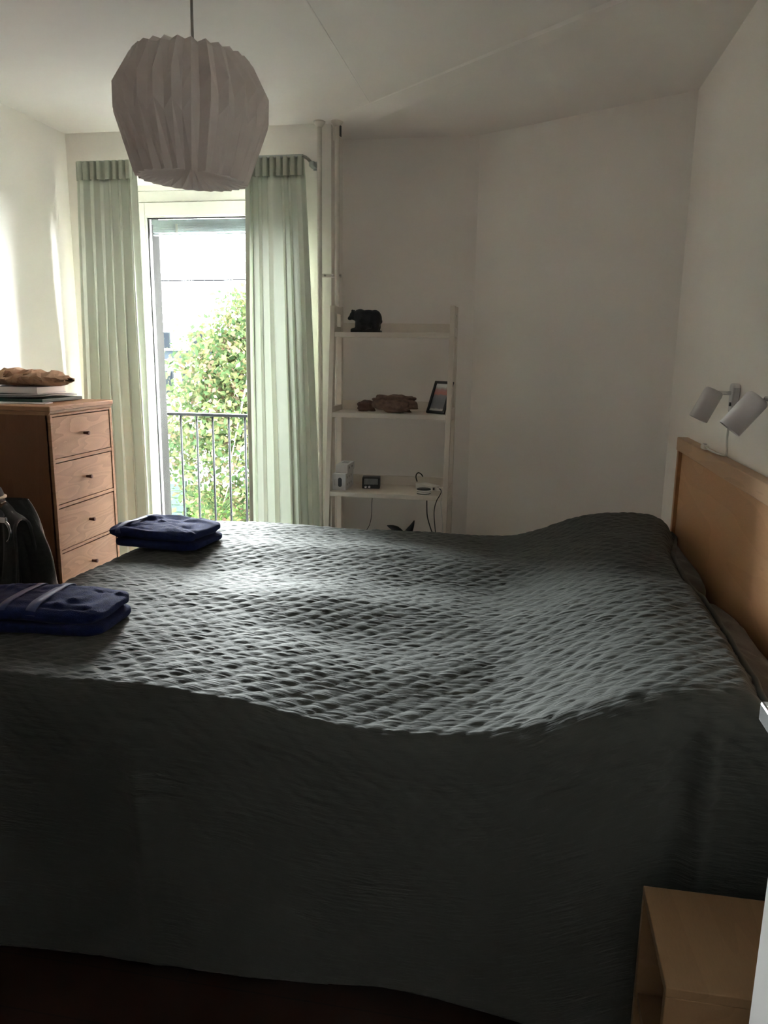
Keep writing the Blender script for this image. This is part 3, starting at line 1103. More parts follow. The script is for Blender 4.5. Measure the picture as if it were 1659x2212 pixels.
st = MB()
st_path = smoothpath([coat_front(-1.955, .872), coat_front(-1.915, .850), coat_front(-1.875, .828), coat_front(-1.852, .812)], 14)
vs = []
for p in st_path:
    vs += [(p[0] - .008, p[1], p[2] - .010), (p[0] + .008, p[1], p[2] + .010)]
st.add(vs, [(2 * i, 2 * i + 1, 2 * i + 3, 2 * i + 2) for i in range(len(st_path) - 1)])
so = st.build('strap', 'strap', ct, smooth=True)
so.modifiers.new('thick', 'SOLIDIFY').thickness = .003
bc = coat_front(-1.846, .805)
MB().box(bc.x - .015, bc.x + .015, bc.y - .008, bc.y + .004, bc.z - .012, bc.z + .012).build('buckle', 'steel', ct, bevel=.003)
cb = MB().tube(smoothpath([bc + Vector((.012, -.004, -.008)), bc + Vector((.024, -.006, -.022)), bc + Vector((.030, -.008, -.045)), bc + Vector((.024, -.008, -.068)), bc + Vector((.012, -.006, -.080))], 24), .006, 8)
cb.build('metal_clip', 'steel', ct, smooth=True)
cp = thing('cap', 'black cap with a cream edge lying on the coat', 'cap', (-1.93, 2.45, .88))
mbc = MB()
prof = [(.0001, .052), (.03, .051), (.055, .044), (.068, .03), (.074, .012), (.072, .0)]
vs, fs = [], []
mbc.lathe(prof, (-1.925, 2.44, .885), 32)
mbc.build('crown', 'cap', cp, smooth=True)
MB().lathe([(.070, .0), (.083, -.002), (.083, .003), (.071, .006)], (-1.925, 2.44, .885), 40).build('edge', 'cream', cp, smooth=True)

# ================================================================== ladder shelf by the recess
SXA0, SXA1, SXB0, SXB1 = -.913, -.890, -.346, -.323
SB = 3.795                                    # back plane of the shelf


def sfy(z):
    """front line of the leaning front legs"""
    return 3.618 if z > 1.56 else 3.611 - .1255 * (1.515 - z)


ls = thing('ladder_shelf', 'pale painted ladder shelf standing by the heating pipes', 'shelf', (-.62, 3.65, 0))
for (a, b) in ((SXA0, SXA1), (SXB0, SXB1)):
    MB().prism([(sfy(1.638), 1.638), (sfy(1.56), 1.56), (sfy(0), 0), (sfy(0) + .038, 0), (sfy(1.50) + .036, 1.50), (3.656, 1.638)], 0, a, b).build('front_leg', 'shelfp', ls, bevel=.002)
    MB().box(a, b, SB - .036, SB, 0, 1.640).build('back_leg', 'shelfp', ls, bevel=.002)
    cap_ = MB()
    cap_.box(a + .001, b - .001, 3.654, SB - .034, 1.602, 1.636)
    cap_.box(a + .001, b - .001, 3.654, SB - .034, 1.50, 1.542)
    cap_.box(a + .001, b - .001, 3.654, 3.672, 1.542, 1.602)
    cap_.box(a + .001, b - .001, SB - .052, SB - .034, 1.542, 1.602)
    cap_.build('handle_panel', 'shelfp', ls)
    for z_ in (1.119, .744, .369):
        MB().box(a + .001, b - .001, sfy(z_) + .036, SB - .034, z_ - .008, z_ + .048).build('side_rail', 'shelfp', ls, bevel=.001)
SHZ = [1.516, 1.141, .766, .391]
for z_ in SHZ:
    sh_ = MB().box(SXA1, SXB0, sfy(z_) + .001, SB - .004, z_ - .022, z_).build('shelf_board', 'shelfp', ls, bevel=.002)
    MB().box(SXA1, SXB0, SB - .018, SB - .003, z_, z_ + .047).build('back_lip', 'shelfp', sh_, bevel=.002)
    MB().box(SXA1, SXB0, sfy(z_) + .001, sfy(z_) + .016, z_ - .0225, z_ - .0215).build('front_edge', 'shelfp', sh_)

# --- black bear on the top board
bz = SHZ[0]
be = thing('bear_figurine', 'black carved bear figurine on the top shelf board', 'figurine', (-.76, 3.69, bz))
mb = MB()
bx, by = -.755, 3.690
ellipsoid(mb, (bx + .012, by, bz + .066), (.058, .034, .040))
ellipsoid(mb, (bx + .044, by, bz + .062), (.034, .036, .044))
ellipsoid(mb, (bx - .028, by, bz + .076), (.034, .032, .034))
ellipsoid(mb, (bx - .056, by, bz + .079), (.024, .021, .022))
ellipsoid(mb, (bx - .073, by, bz + .070), (.018, .012, .011), rot=Matrix.Rotation(.5, 3, 'Y').inverted())
for s_ in (-1, 1):
    ellipsoid(mb, (bx - .062, by + s_ * .017, bz + .099), (.007, .005, .008))
    ellipsoid(mb, (bx - .036, by + s_ * .016, bz + .036), (.014, .012, .034))
    ellipsoid(mb, (bx + .050, by + s_ * .018, bz + .032), (.020, .014, .034))
    ellipsoid(mb, (bx - .050, by + s_ * .018, bz + .012), (.022, .012, .010))
    ellipsoid(mb, (bx + .028, by + s_ * .020, bz + .010), (.026, .012, .009))
ellipsoid(mb, (bx + .074, by, bz + .052), (.007, .008, .010))
ellipsoid(mb, (bx + .0, by, bz + .030), (.045, .020, .024))
remesh(mb.build('body', 'bear', be), .0032, 3)
MB().prism([(bx - .068, by - .034), (bx + .06, by - .036), (bx + .074, by - .02), (bx + .074, by + .03), (bx + .02, by + .036), (bx - .06, by + .034), (bx - .074, by + .01)], 2, bz, bz + .011).build('base', 'bear', be, bevel=.004)


def lump(name, label, c, r, seed, m, ridges, n=56, amp=.2):
    """irregular carved stone: rounded slab with knobbly ridges"""
    th = np.linspace(0, np.pi, n // 2)[None, :]
    ph = np.linspace(0, 2 * np.pi, n, endpoint=False)[:, None]
    x = np.sin(th) * np.cos(ph)
    y = np.sin(th) * np.sin(ph)
    z = np.cos(th) + 0 * ph
    k = 1 + amp * vnoise(x * 2.2 + seed, z * 2.2 + y * 1.7 + seed) + amp * .55 * vnoise(x * 5 + seed, z * 5 + y * 4 - seed)
    k = k + .05 * ridges * np.sin(14 * x + 3 * vnoise(x * 2, z * 3)) * sstep(.3, -.8, z) * (1 - np.abs(z) * .3)
    sg = lambda a, p: np.sign(a) * np.abs(a) ** p
    X = c[0] + r[0] * sg(x, .8) * k
    Y = c[1] + r[1] * sg(y, .8) * k
    Z = np.maximum(c[2] + r[2] * sg(z, .7) * k, c[3])
    o = MB().grid(np.stack([X, Y, Z], 2), close_u=True).build(name, m, smooth=True)
    return tag(o, label, 'rock')


z2 = SHZ[1]
lump('rock', 'large light brown knobbly rock on the middle shelf board', (-.600, 3.655, z2 + .040, z2), (.108, .058, .042), 3.1, 'rock', 1.2, amp=.27)
lump('rock', 'small dark brown rock at the left end of the large rock', (-.752, 3.700, z2 + .024, z2), (.044, .034, .026), 9.4, 'rock2', .5)

# --- picture frame leaning back at the right end
pf = thing('picture_frame', 'small black picture frame leaning on the middle shelf board', 'picture frame', (-.408, 3.640, z2))
pf.rotation_euler = (0, 0, math.radians(-32))
LEAN = math.radians(24)
Wf, Hf, Tf = .108, .162, .012


def fr_pt(x, y, z):       # frame-local point, leaned back about its bottom edge
    return (x, y * math.cos(LEAN) + z * math.sin(LEAN), z * math.cos(LEAN) - y * math.sin(LEAN) + .0045)


def fr_box(x0, x1, y0, y1, z0, z1):
    vs = [fr_pt(x, y, z) for x in (x0, x1) for y in (y0, y1) for z in (z0, z1)]
    return vs, [(0, 1, 3, 2), (4, 6, 7, 5), (0, 4, 5, 1), (2, 3, 7, 6), (0, 2, 6, 4), (1, 5, 7, 3)]


def local_build(name, vs, fs, m, parent, bevel=0., uv=False):
    me = bpy.data.meshes.new(name)
    me.from_pydata(vs, [], fs)
    me.update()
    bm = bmesh.new()
    bm.from_mesh(me)
    bmesh.ops.recalc_face_normals(bm, faces=bm.faces)
    bm.to_mesh(me)
    bm.free()
    return link(name, me, m, parent, bevel=bevel)


for nm, bx_ in (('frame_rail', (-Wf / 2, Wf / 2, 0, Tf, 0, .012)), ('frame_rail', (-Wf / 2, Wf / 2, 0, Tf, Hf - .012, Hf)),
                ('frame_stile', (-Wf / 2, -Wf / 2 + .012, 0, Tf, .012, Hf - .012)), ('frame_stile', (Wf / 2 - .012, Wf / 2, 0, Tf, .012, Hf - .012))):
    local_build(nm, *fr_box(*bx_), 'black', pf, bevel=.001)
local_build('backing', *fr_box(-Wf / 2 + .006, Wf / 2 - .006, Tf - .003, Tf, .006, Hf - .006), 'black', pf)
me = bpy.data.meshes.new('print')
q = [fr_pt(a, .006, b) for a, b in ((-Wf / 2 + .012, .012), (Wf / 2 - .012, .012), (Wf / 2 - .012, Hf - .012), (-Wf / 2 + .012, Hf - .012))]
me.from_pydata(q, [], [(0, 1, 2, 3)])
uvl = me.uv_layers.new(name='UVMap')
for i, c in enumerate(((0, 0), (1, 0), (1, 1), (0, 1))):
    uvl.data[i].uv = c
me.update()
pr = link('print', me, 'print', pf)
pr['label'] = 'small print with a pink sky over grey'
local_build('easel_strut', [fr_pt(-.015, Tf, .10), fr_pt(.015, Tf, .10), (.015, .128, 0), (-.015, .128, 0), fr_pt(-.015, Tf + .003, .10), fr_pt(.015, Tf + .003, .10), (.015, .131, 0), (-.015, .131, 0)],
            [(0, 1, 2, 3), (7, 6, 5, 4), (0, 3, 7, 4), (1, 5, 6, 2), (0, 4, 5, 1), (3, 2, 6, 7)], 'black', pf)

# --- boxes, clock, hub and puck on the lower visible board
z3 = SHZ[2]
b1 = thing('carton', 'white product carton with a dark oval picture on the lower shelf board', 'box', (-.85, 3.65, z3), 'white cartons on the shelf')
MB().box(-.888, -.822, 3.562, 3.735, z3, z3 + .080).build('body', 'white', b1, bevel=.0012)
# printed pill-shaped picture and text lines on the front, marks on the side
n = 16
pill = [(-.851 + .0095 * math.cos(a), z3 + .052 + .0095 * math.sin(a)) for a in [math.pi * i / n for i in range(n + 1)]]
pill += [(-.851 + .0095 * math.cos(a), z3 + .026 + .0095 * math.sin(a)) for a in [math.pi + math.pi * i / n for i in range(n + 1)]]
MB().prism(pill, 1, 3.5615, 3.5622).build('oval_print', 'ink', b1)
for k, (a, b) in enumerate(((-.879, .030), (-.872, .034))):
    MB().box(a, a + .0025, 3.5615, 3.5622, z3 + .022, z3 + .022 + b).build('text_line', 'greyink', b1)
for k in range(6):
    yy_ = 3.585 + (k % 3) * .045
    zz_ = z3 + .02 + (k // 3) * .035
    MB().box(-.8222, -.8215, yy_, yy_ + .014, zz_, zz_ + .010).build('side_print', 'greyink', b1)
b2 = thing('carton', 'flatter white carton stacked on top of the oval-print carton', 'box', (-.85, 3.68, z3 + .08), 'white cartons on the shelf')
MB().box(-.882, -.821, 3.60, 3.752, z3 + .080, z3 + .119).build('body', 'white', b2, bevel=.0012)
MB().box(-.868, -.835, 3.665, 3.725, z3 + .1190, z3 + .1194).build('label_print', 'greyink', b2)
for k in range(2):
    MB().box(-.8212, -.8205, 3.63 + k * .06, 3.642 + k * .06, z3 + .097, z3 + .107).build('side_print', 'ink', b2)

ck = thing('digital_clock', 'small black digital clock on the lower shelf board', 'clock', (-.72, 3.69, z3))
ck.rotation_euler = (0, 0, math.radians(8))
prof = [(-.050, .004), (-.050, .0), (-.02, -.0), (.03, 0), (.035, .012), (.035, .044), (.028, .054), (-.026, .054), (-.034, .050), (-.049, .018)]
me_ = MB().prism([(y, z) for y, z in prof], 0, -.044, .044)
local_build('body', me_.v, me_.f, 'black', ck, bevel=.004)
nx = Vector((0, -.032, .015)).normalized()


def face_rect(x0, x1, t0, t1, off):
    p, q_ = Vector((0, -.049, .018)), Vector((0, -.034, .050))
    d_ = (q_ - p)
    nrm = Vector((0, -d_.z, d_.y)).normalized()
    o_ = []
    for (xx_, tt_) in ((x0, t0), (x1, t0), (x1, t1), (x0, t1)):
        w_ = p + d_ * tt_ + nrm * off
        o_.append((xx_, w_.y, w_.z))
    return o_


a_ = face_rect(-.034, .034, .08, .92, .0012)
b_ = face_rect(-.034, .034, .08, .92, -.001)
local_build('screen', a_ + b_, [(0, 1, 2, 3), (7, 6, 5, 4), (0, 4, 5, 1), (1, 5, 6, 2), (2, 6, 7, 3), (3, 7, 4, 0)], 'lcd', ck)
for xx_ in (-.026, -.008):
    mm = MB().lathe([(.0001, 0), (.006, 0), (.006, .007), (.0001, .008)], (xx_, -.050, .010), 14, Matrix.Rotation(math.pi / 2, 3, 'X'))
    local_build('button', mm.v, mm.f, 'steel', ck)

hb = thing('router', 'flat white router box at the right end of the lower shelf board', 'router', (-.44, 3.68, z3))
MB().prism([(-.500, 3.700), (-.412, 3.628), (-.374, 3.665), (-.455, 3.742)], 2, z3 + .002, z3 + .027).build('body', 'whiteplastic', hb, bevel=.003)
for k in range(2):
    MB().box(-.408 + k * .018, -.398 + k * .018, 3.634 + k * .018, 3.645 + k * .018, z3 + .008, z3 + .020).build('port', 'ink', hb)
pl = MB().box(-.388, -.366, 3.628, 3.646, z3 + .006, z3 + .020)
pl.build('plug', 'whiteplastic', hb, bevel=.002)
pk = thing('round_hub', 'round black and white puck in front of the router', 'hub', (-.443, 3.577, z3))
MB().lathe([(.0001, 0), (.033, 0), (.034, .002), (.034, .004)], (-.443, 3.577, z3), 36).build('foot', 'black', pk, smooth=True)
MB().lathe([(.033, .004), (.0345, .0045), (.0345, .010), (.033, .0105)], (-.443, 3.577, z3), 36).build('white_ring', 'whiteplastic', pk, smooth=True)
MB().lathe([(.0335, .0105), (.0338, .0115), (.0335, .0125)], (-.443, 3.577, z3), 36).build('groove', 'black', pk, smooth=True)
MB().lathe([(.0335, .0125), (.0345, .013), (.0345, .0185), (.033, .019)], (-.443, 3.577, z3), 36).build('white_ring', 'whiteplastic', pk, smooth=True)
MB().lathe([(.0335, .019), (.034, .021), (.032, .024), (.012, .025), (.0001, .025)], (-.443, 3.577, z3), 36).build('top', 'black', pk, smooth=True)


def cable(label, pts, r, m, n=40):
    return tag(MB().tube(smoothpath(pts, n), r, 8).build('cable', m, smooth=True), label, 'cable')


cable('thin black cable hanging below the digital clock', [(-.715, 3.80, z3 + .03), (-.735, 3.812, z3 - .04), (-.741, 3.815, .66), (-.742, 3.815, .60), (-.752, 3.815, .545), (-.778, 3.815, .49), (-.79, 3.815, .40), (-.79, 3.815, .02)], .0016, 'blackcable')
cable('black cable looping over the back lip and hanging behind the shelf', [(-.497, 3.735, z3 + .03), (-.505, 3.748, z3 + .05), (-.503, 3.765, z3 + .064), (-.494, 3.785, z3 + .066), (-.478, 3.805, z3 + .045), (-.458, 3.815, z3 - .02), (-.455, 3.815, .66), (-.450, 3.815, .60), (-.428, 3.815, .53), (-.400, 3.815, .46), (-.38, 3.815, .02)], .0030, 'blackcable', 60)
cable('black cable hanging from the router plug over the front edge', [(-.378, 3.640, z3 + .014), (-.366, 3.60, z3 + .020), (-.356, 3.545, z3 + .016), (-.360, 3.503, z3 + .004), (-.372, 3.492, z3 - .02), (-.380, 3.48, .70), (-.372, 3.47, .62), (-.357, 3.46, .54), (-.352, 3.455, .50), (-.357, 3.45, .47), (-.37, 3.45, .40), (-.37, 3.44, .02)], .0024, 'blackcable', 70)
cable('white cable hanging beside the right shelf leg', [(-.362, 3.635, z3 + .012), (-.354, 3.57, z3 + .012), (-.350, 3.505, z3 + .004), (-.350, 3.485, z3 - .03), (-.342, 3.47, .68), (-.331, 3.455, .56), (-.328, 3.44, .48), (-.33, 3.43, .30), (-.33, 3.42, .02)], .0022, 'cord', 60)

# --- black figure with pointed ears on the lowest board
z4 = SHZ[3]
fg = thing('eared_figure', 'black figure with two pointed ears just above the bed edge', 'figurine', (-.54, 3.60, z4))
mb = MB()
ellipsoid(mb, (-.54, 3.60, z4 + .06), (.055, .045, .062))
ellipsoid(mb, (-.54, 3.59, z4 + .14), (.046, .042, .042))
ellipsoid(mb, (-.54, 3.555, z4 + .128), (.022, .025, .018))
remesh(mb.build('body', 'bear', fg), .005, 3)
for pts, w in (([(-.555, 3.59, z4 + .165), (-.575, 3.592, z4 + .187), (-.600, 3.594, z4 + .198), (-.622, 3.596, z4 + .204)], [.022, .018, .012, .002]),
               ([(-.522, 3.59, z4 + .165), (-.508, 3.592, z4 + .190), (-.497, 3.594, z4 + .212), (-.488, 3.596, z4 + .236)], [.020, .017, .011, .002])):
    MB().tube(smoothpath(pts, 9), [w[0] + (w[-1] - w[0]) * (i / 9) ** 1.4 for i in range(10)], 10).build('ear', 'bear', fg, smooth=True)

# ================================================================== pendant lamp with pleated paper shade
PX, PY, PZ = -.889, 2.05, 2.022
pd = thing('pendant_lamp', 'white pleated paper pendant lamp hanging from the ceiling', 'lamp', (PX, PY, PZ))
tilt = Matrix.Rotation(math.radians(2.2), 3, 'Y')
NP = 27


def ring(r, zc, rc, zz_, ph=0.):
    """one zigzag ring: alternate crest / valley radius and height"""
    o_ = []
    for k in range(2 * NP):
        a = math.pi * k / NP + ph
        even = (k % 2 == 0)
        rr_ = r if even else rc
        zq = zc if even else zz_
        jit = 1 + .004 * math.sin(5 * a + zq * 40) + .004 * math.sin(11 * a)
        seam = math.atan2(math.sin(a + 1.03), math.cos(a + 1.03))
        if abs(seam) < .058:
            rr_ *= .915
        o_.append(tilt @ Vector((rr_ * math.cos(a) * jit, rr_ * math.sin(a) * jit, zq)) + Vector((PX, PY, PZ)))
    return o_


def rings_mesh(rings):
    mb_ = MB()
    n_ = 2 * NP
    vs_ = [p for r_ in rings for p in r_]
    fs_ = [(i * n_ + k, i * n_ + (k + 1) % n_, (i + 1) * n_ + (k + 1) % n_, (i + 1) * n_ + k) for i in range(len(rings) - 1) for k in range(n_)]
    return mb_.add(vs_, fs_)


shade = rings_mesh([ring(.035, .150, .030, .146), ring(.142, .143, .132, .139), ring(.157, .128, .146, .128), ring(.1985, .052, .187, .012), ring(.1985, -.008, .187, -.036),
                    ring(.152, -.146, .140, -.146), ring(.146, -.158, .134, -.158)])
sh_o = shade.build('shade', 'paper_shade', pd)
und = rings_mesh([ring(.146, -.158, .134, -.158), ring(.085, -.136, .078, -.146), ring(.022, -.118, .020, -.126)])
und.build('shade_underside', 'paper_shade', pd)
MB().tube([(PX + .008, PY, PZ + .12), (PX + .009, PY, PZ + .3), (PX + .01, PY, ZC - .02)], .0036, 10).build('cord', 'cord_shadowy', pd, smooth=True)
MB().lathe([(.0001, ZC), (.048, ZC), (.048, ZC - .012), (.02, ZC - .05), (.0001, ZC - .052)], (PX + .01, PY, 0), 28).build('ceiling_rose', 'lamp_white', pd, smooth=True)
MB().lathe([(.0001, .16), (.02, .16), (.02, .10), (.017, .08), (.0001, .08)], (PX + .006, PY, PZ), 20).build('lamp_holder', 'lamp_white', pd, smooth=True)
MB().lathe([(.012, .09), (.018, .075), (.03, .045), (.028, .02), (.015, .004), (.0001, 0)], (PX + .005, PY, PZ), 20).build('bulb', 'white', pd, smooth=True)

# ================================================================== bed, pillows, bedspread, towels
bd = thing('bed', 'double bed with an oak headboard against the right wall', 'bed', (-.42, 2.24, 0))
BY0, BY1 = 1.305, 3.125
MB().box(-1.42, .585, 1.46, 3.05, .13, .40).build('bed_base', 'bedbase', bd, bevel=.015)
MB().box(-1.41, .585, 1.45, 3.06, .40, .615).build('mattress', 'mattress', bd, bevel=.05, seg=4)
for xx in (-1.34, .44):
    for yy_ in (1.52, 2.93):
        MB().lathe([(.0001, 0), (.022, 0), (.03, .13), (.0001, .13)], (xx, yy_, 0), 20).build('leg', 'black', bd, smooth=True)
hd = MB().box(.618, .632, BY0 + .02, BY1 - .02, .20, 1.08).build('headboard_panel', 'headb', bd, bevel=.001)
MB().box(.600, .640, BY0, BY1, 1.066, 1.117).build('top_rail', 'headrail', hd, bevel=.003)
MB().box(.604, .640, BY1 - .028, BY1, .0, 1.066).build('side_post', 'headb', hd, bevel=.002)
MB().box(.604, .640, BY0, BY0 + .028, .0, 1.066).build('side_post', 'headb', hd, bevel=.002)
MB().box(.602, .640, BY0 + .028, BY1 - .028, .22, .28).build('bottom_rail', 'headb', hd, bevel=.002)


def slab(c, r, e, seed, amp, n=40, rot=0.):
    """soft rounded block (superellipsoid) with small dents"""
    th = np.linspace(0, np.pi, n)[None, :]
    ph = np.linspace(0, 2 * np.pi, 2 * n, endpoint=False)[:, None]
    sg = lambda a, p: np.sign(a) * np.abs(a) ** p
    x = sg(np.sin(th), e[1]) * sg(np.cos(ph), e[0])
    y = sg(np.sin(th), e[1]) * sg(np.sin(ph), e[0])
    z = sg(np.cos(th), e[1]) + 0 * ph
    X, Y, Z = x * r[0], y * r[1], z * r[2]
    k = .8 * vnoise(X * 14 + seed, Y * 26 + Z * 20) + .6 * vnoise(X * 40 + seed, Y * 60 + Z * 50)
    Z = Z + amp * k * (.4 + .6 * np.abs(z))
    X = X + amp * .6 * vnoise(Y * 20 + seed, Z * 40)
    Y = Y + amp * .6 * vnoise(X * 20 - seed, Z * 40)
    ca, sa = math.cos(rot), math.sin(rot)
    return np.stack([c[0] + X * ca - Y * sa, c[1] + X * sa + Y * ca, c[2] + Z], 2)


for (yc, lb) in ((2.66, 'dark grey pillow end at the window side of the headboard'), (1.84, 'dark grey pillow end at the near side of the headboard')):
    tag(MB().grid(slab((.465, yc, .700), (.130, .38, .078), (.55, .75), yc, .006), close_u=True).build('pillow', 'pillow', smooth=True), lb, 'pillow', 'pillows under the bedspread')


# --- quilted bedspread: draped sheet with stitched diamonds as real relief
def bed_top(X, Y):
    g = lambda x0, y0, sx, sy: np.exp(-((X - x0) / sx) ** 2 - ((Y - y0) / sy) ** 2)
    z = .695 + .118 * sstep(-.07, .38, X) - .05 * sstep(.50, .64, X)
    z = z - .012 * np.exp(-((Y - 2.25) / .12) ** 2) * sstep(.1, .35, X)
    z = z - .055 * g(-.26, 1.45, .30, .30)
    z = z + .026 * g(-.58, 2.66, .42, .13) + .016 * g(-.10, 2.60, .22, .16)
    z = z + .022 * g(-.66, 2.12, .30, .13) - .022 * g(-.34, 1.88, .28, .15)
    z = z - .014 * g(-.95, 2.40, .35, .12) + .010 * g(-1.05, 1.75, .3, .2) - .012 * g(-.20, 2.36, .2, .12)
    z = z + .012 * g(.05, 1.95, .22, .25)
    z = z - .02 * sstep(-1.25, -1.5, X)
    z = z + .006 * vnoise(X * 4, Y * 4) + .003 * vnoise(X * 9 + 5, Y * 9)
    return z


us = np.concatenate([np.linspace(0, .06, 14)[:-1], np.arange(.06, 1.95, .0056), np.linspace(1.955, 2.16, 26), np.linspace(2.18, 2.55, 16)])
vs_far = -np.concatenate([np.linspace(.55, .12, 14), np.linspace(.115, .005, 22)])
vs_ = np.concatenate([vs_far, np.arange(0, 1.60, .0034), np.arange(1.60, 1.86, .0042), np.arange(1.862, 2.40, .008)])
SU, SV = np.meshgrid(us, vs_, indexing='ij')
YT0, YT1 = 3.065, 1.465                     # top of the bed between far and near rounding
near_r = .085 + .05 * sstep(-.45, -.95, .50 - SU)
far_r = .06


def roundoff(s, r, a0=0.):
    """drop over an edge: a crisp start of angle a0, then an arc, then straight down"""
    a = np.clip(a0 + s / r, a0, math.pi / 2)
    return r * (np.sin(a) - np.sin(a0)), -r * (np.cos(a0) - np.cos(a)) - np.maximum(s - r * (math.pi / 2 - a0), 0)


dn, dzn = roundoff(np.maximum(SV - (YT0 - YT1), 0), near_r, .55 - .5 * sstep(-.1, .25, .50 - SU))
df_, dzf = roundoff(np.maximum(-SV, 0), far_r)
Yb = YT0 - np.clip(SV, 0, YT0 - YT1) - dn + df_
xh = .492 + .100 * sstep(2.35, 3.05, Yb) - .01 * sstep(1.9, 1.4, Yb) + .008 * vnoise(Yb * 5, 0 * Yb + 2) + .085 * sstep(1.60, 1.76, SV)
XF0 = -1.40
Xraw = xh - SU
over = np.maximum(XF0 - Xraw, 0)
dxf, dzx = roundoff(over, .11)
Xb = np.maximum(Xraw, XF0) - dxf
Zb = bed_top(Xb, Yb) + dzn + dzf + dzx
# head end edge turns down a little
Zb = Zb - .03 * (1 - sstep(0, .045, SU)) ** 2
# hanging folds on the near side, deeper towards the hem
hang = np.clip((SV - 1.72) / .5, 0, 1)
fold_ = .012 * hang * np.sin(Xb * 9 + 1.5 * vnoise(Xb * 2, 0 * Xb)) + .008 * hang * vnoise(Xb * 7, SV * 2)
hang2 = sstep(1.60, 1.80, SV) * (1 - .5 * sstep(1.95, 2.25, SV))
crease = .013 * hang2 * (np.exp(-((Xb - .375 + .03 * (SV - 1.7)) / .020) ** 2) - 1.1 * np.exp(-((Xb - .330) / .035) ** 2))
crease = crease + .010 * hang2 * np.exp(-((Xb + .80 - .05 * (SV - 1.7)) / .022) ** 2)
Yb = Yb - fold_ - crease
hem_z = .030 + .010 * vnoise(Xb * 4, 0 * Xb + 9)
Zb = np.maximum(Zb, hem_z)
P = np.stack([Xb, Yb, Zb], 2)
du = np.gradient(P, axis=0)
dv = np.gradient(P, axis=1)
Nn = np.cross(dv, du)
Nn /= np.maximum(np.linalg.norm(Nn, axis=2, keepdims=True), 1e-9)
if Nn[200, 200, 2] < 0:
    Nn = -Nn
LQ = .060
wx = SU + .006 * vnoise(SU * 7, SV * 7)
wy = SV + .006 * vnoise(SU * 7 + 40, SV * 7)
qa, qb = (wx + wy * 1.06) / LQ, (wx - wy * 1.06) / LQ
puff = np.abs(np.sin(math.pi * qa)) ** .55 * np.abs(np.sin(math.pi * qb)) ** .55
cell = vnoise(np.floor(qa) * 1.37 + .5, np.floor(qb) * 1.91 + .5)
wr = vnoise(SU * 13 + cell * 7, SV * 72 + cell * 9) * .6 + vnoise(SU * 22, SV * 120 + 50) * .4
hidden = 1 - .55 * sstep(1.75, 2.0, SV)
cre = np.exp(-(vnoise(SU * 10 + cell * 7, SV * 74 + cell * 9) / .17) ** 2)
rel = (.0038 * puff * (1 + .35 * cell) + .0016 * wr * (.35 + .65 * puff) - .0030 * cre * (.25 + .75 * puff)) * hidden
P = P + Nn * rel[..., None]
P[:, :, 2] = np.maximum(P[:, :, 2], .012)
nu_, nv_ = P.shape[:2]
me = bpy.data.meshes.new('bedspread')
idx = np.arange(nu_ * nv_).reshape(nu_, nv_)
quads = np.stack([idx[:-1, :-1], idx[:-1, 1:], idx[1:, 1:], idx[1:, :-1]], -1).reshape(-1, 4)
me.vertices.add(nu_ * nv_)
me.vertices.foreach_set('co', P.reshape(-1).astype(np.float32))
me.loops.add(quads.size)
me.loops.foreach_set('vertex_index', quads.reshape(-1).astype(np.int32))
me.polygons.add(len(quads))
me.polygons.foreach_set('loop_start', np.arange(0, quads.size, 4, dtype=np.int32))
me.polygons.foreach_set('use_smooth', np.ones(len(quads), dtype=bool))
uvl = me.uv_layers.new(name='UVMap')
UV = np.stack([SU, SV], 2).reshape(-1, 2)
uvl.data.foreach_set('uv', UV[quads.reshape(-1)].reshape(-1).astype(np.float32))
me.update()
me.validate()
bs = thing('bedspread', 'grey-green diamond quilted bedspread covering the bed', 'bedspread', (-.42, 2.24, .06))
cl_ = bpy.data.objects.new('quilted_cloth', me)
me.materials.append(M['spread'])
COL.objects.link(cl_)
cl_.parent = bs
cl_.location = (.42, -2.24, -.06)
# rolled edge along the head end
hp = [Vector(P[0, j]) + Vector((.004, 0, .0)) for j in range(len(vs_far) + 2, nv_ - 110, 12)]
MB().tube(hp, .0075, 8).build('rolled_edge', 'spread', bs, smooth=True)


def towel(label, c, rx, ry, h, rot, seed, bands):
    t = thing('folded_towel', label, 'towel', (c[0], c[1], c[2]), 'navy towels on the bed')
    lo = MB().grid(slab((c[0] + .012 * math.cos(rot), c[1] + .012 * math.sin(rot), c[2] + h * .25), (rx * .96, ry * .97, h * .27), (.28, .6), seed, .004, rot=rot), close_u=True)
    lo.build('lower_fold', 'towel', t, smooth=True)
    up = MB().grid(slab((c[0], c[1], c[2] + h * .72), (rx, ry, h * .30), (.28, .6), seed + 5, .009, 64, rot=rot), close_u=True)
    up.build('upper_fold', 'towel', t, smooth=True)
    ca, sa = math.cos(rot), math.sin(rot)
    for bxx, bw in bands:
        G_ = np.zeros((2, 40, 3))
        for j in range(40):
            a = -1.0 + 2.0 * j / 39
            yy2 = ry * 1.004 * a
            for i, xq in enumerate((bxx - bw / 2, bxx + bw / 2)):
                prof_ = max(0., 1 - abs(a) ** 5.0) ** .45
                lx, ly = xq, yy2
                k_ = vnoise(lx * 16 + seed + 5, ly * 16)
                G_[i, j] = (c[0] + lx * ca - ly * sa, c[1] + lx * sa + ly * ca, c[2] + h * .72 + h * .30 * prof_ + .0065 * float(k_) * .8 + .0045)
        o_ = MB().grid(G_).build('woven_band', 'band', t, smooth=True)
        o_.modifiers.new('thick', 'SOLIDIFY').thickness = .003
    return t


towel('folded navy towel near the foot corner by the chest', (-1.308, 2.645, .700), .178, .130, .082, math.radians(-6), 2.2, [(-.125, .022)])
towel('folded navy towel with lighter bands at the near foot corner', (-1.230, 1.765, .697), .200, .110, .080, math.radians(4), 6.1, [(-.06, .020), (.02, .026)])

# ================================================================== wall lamps above the headboard


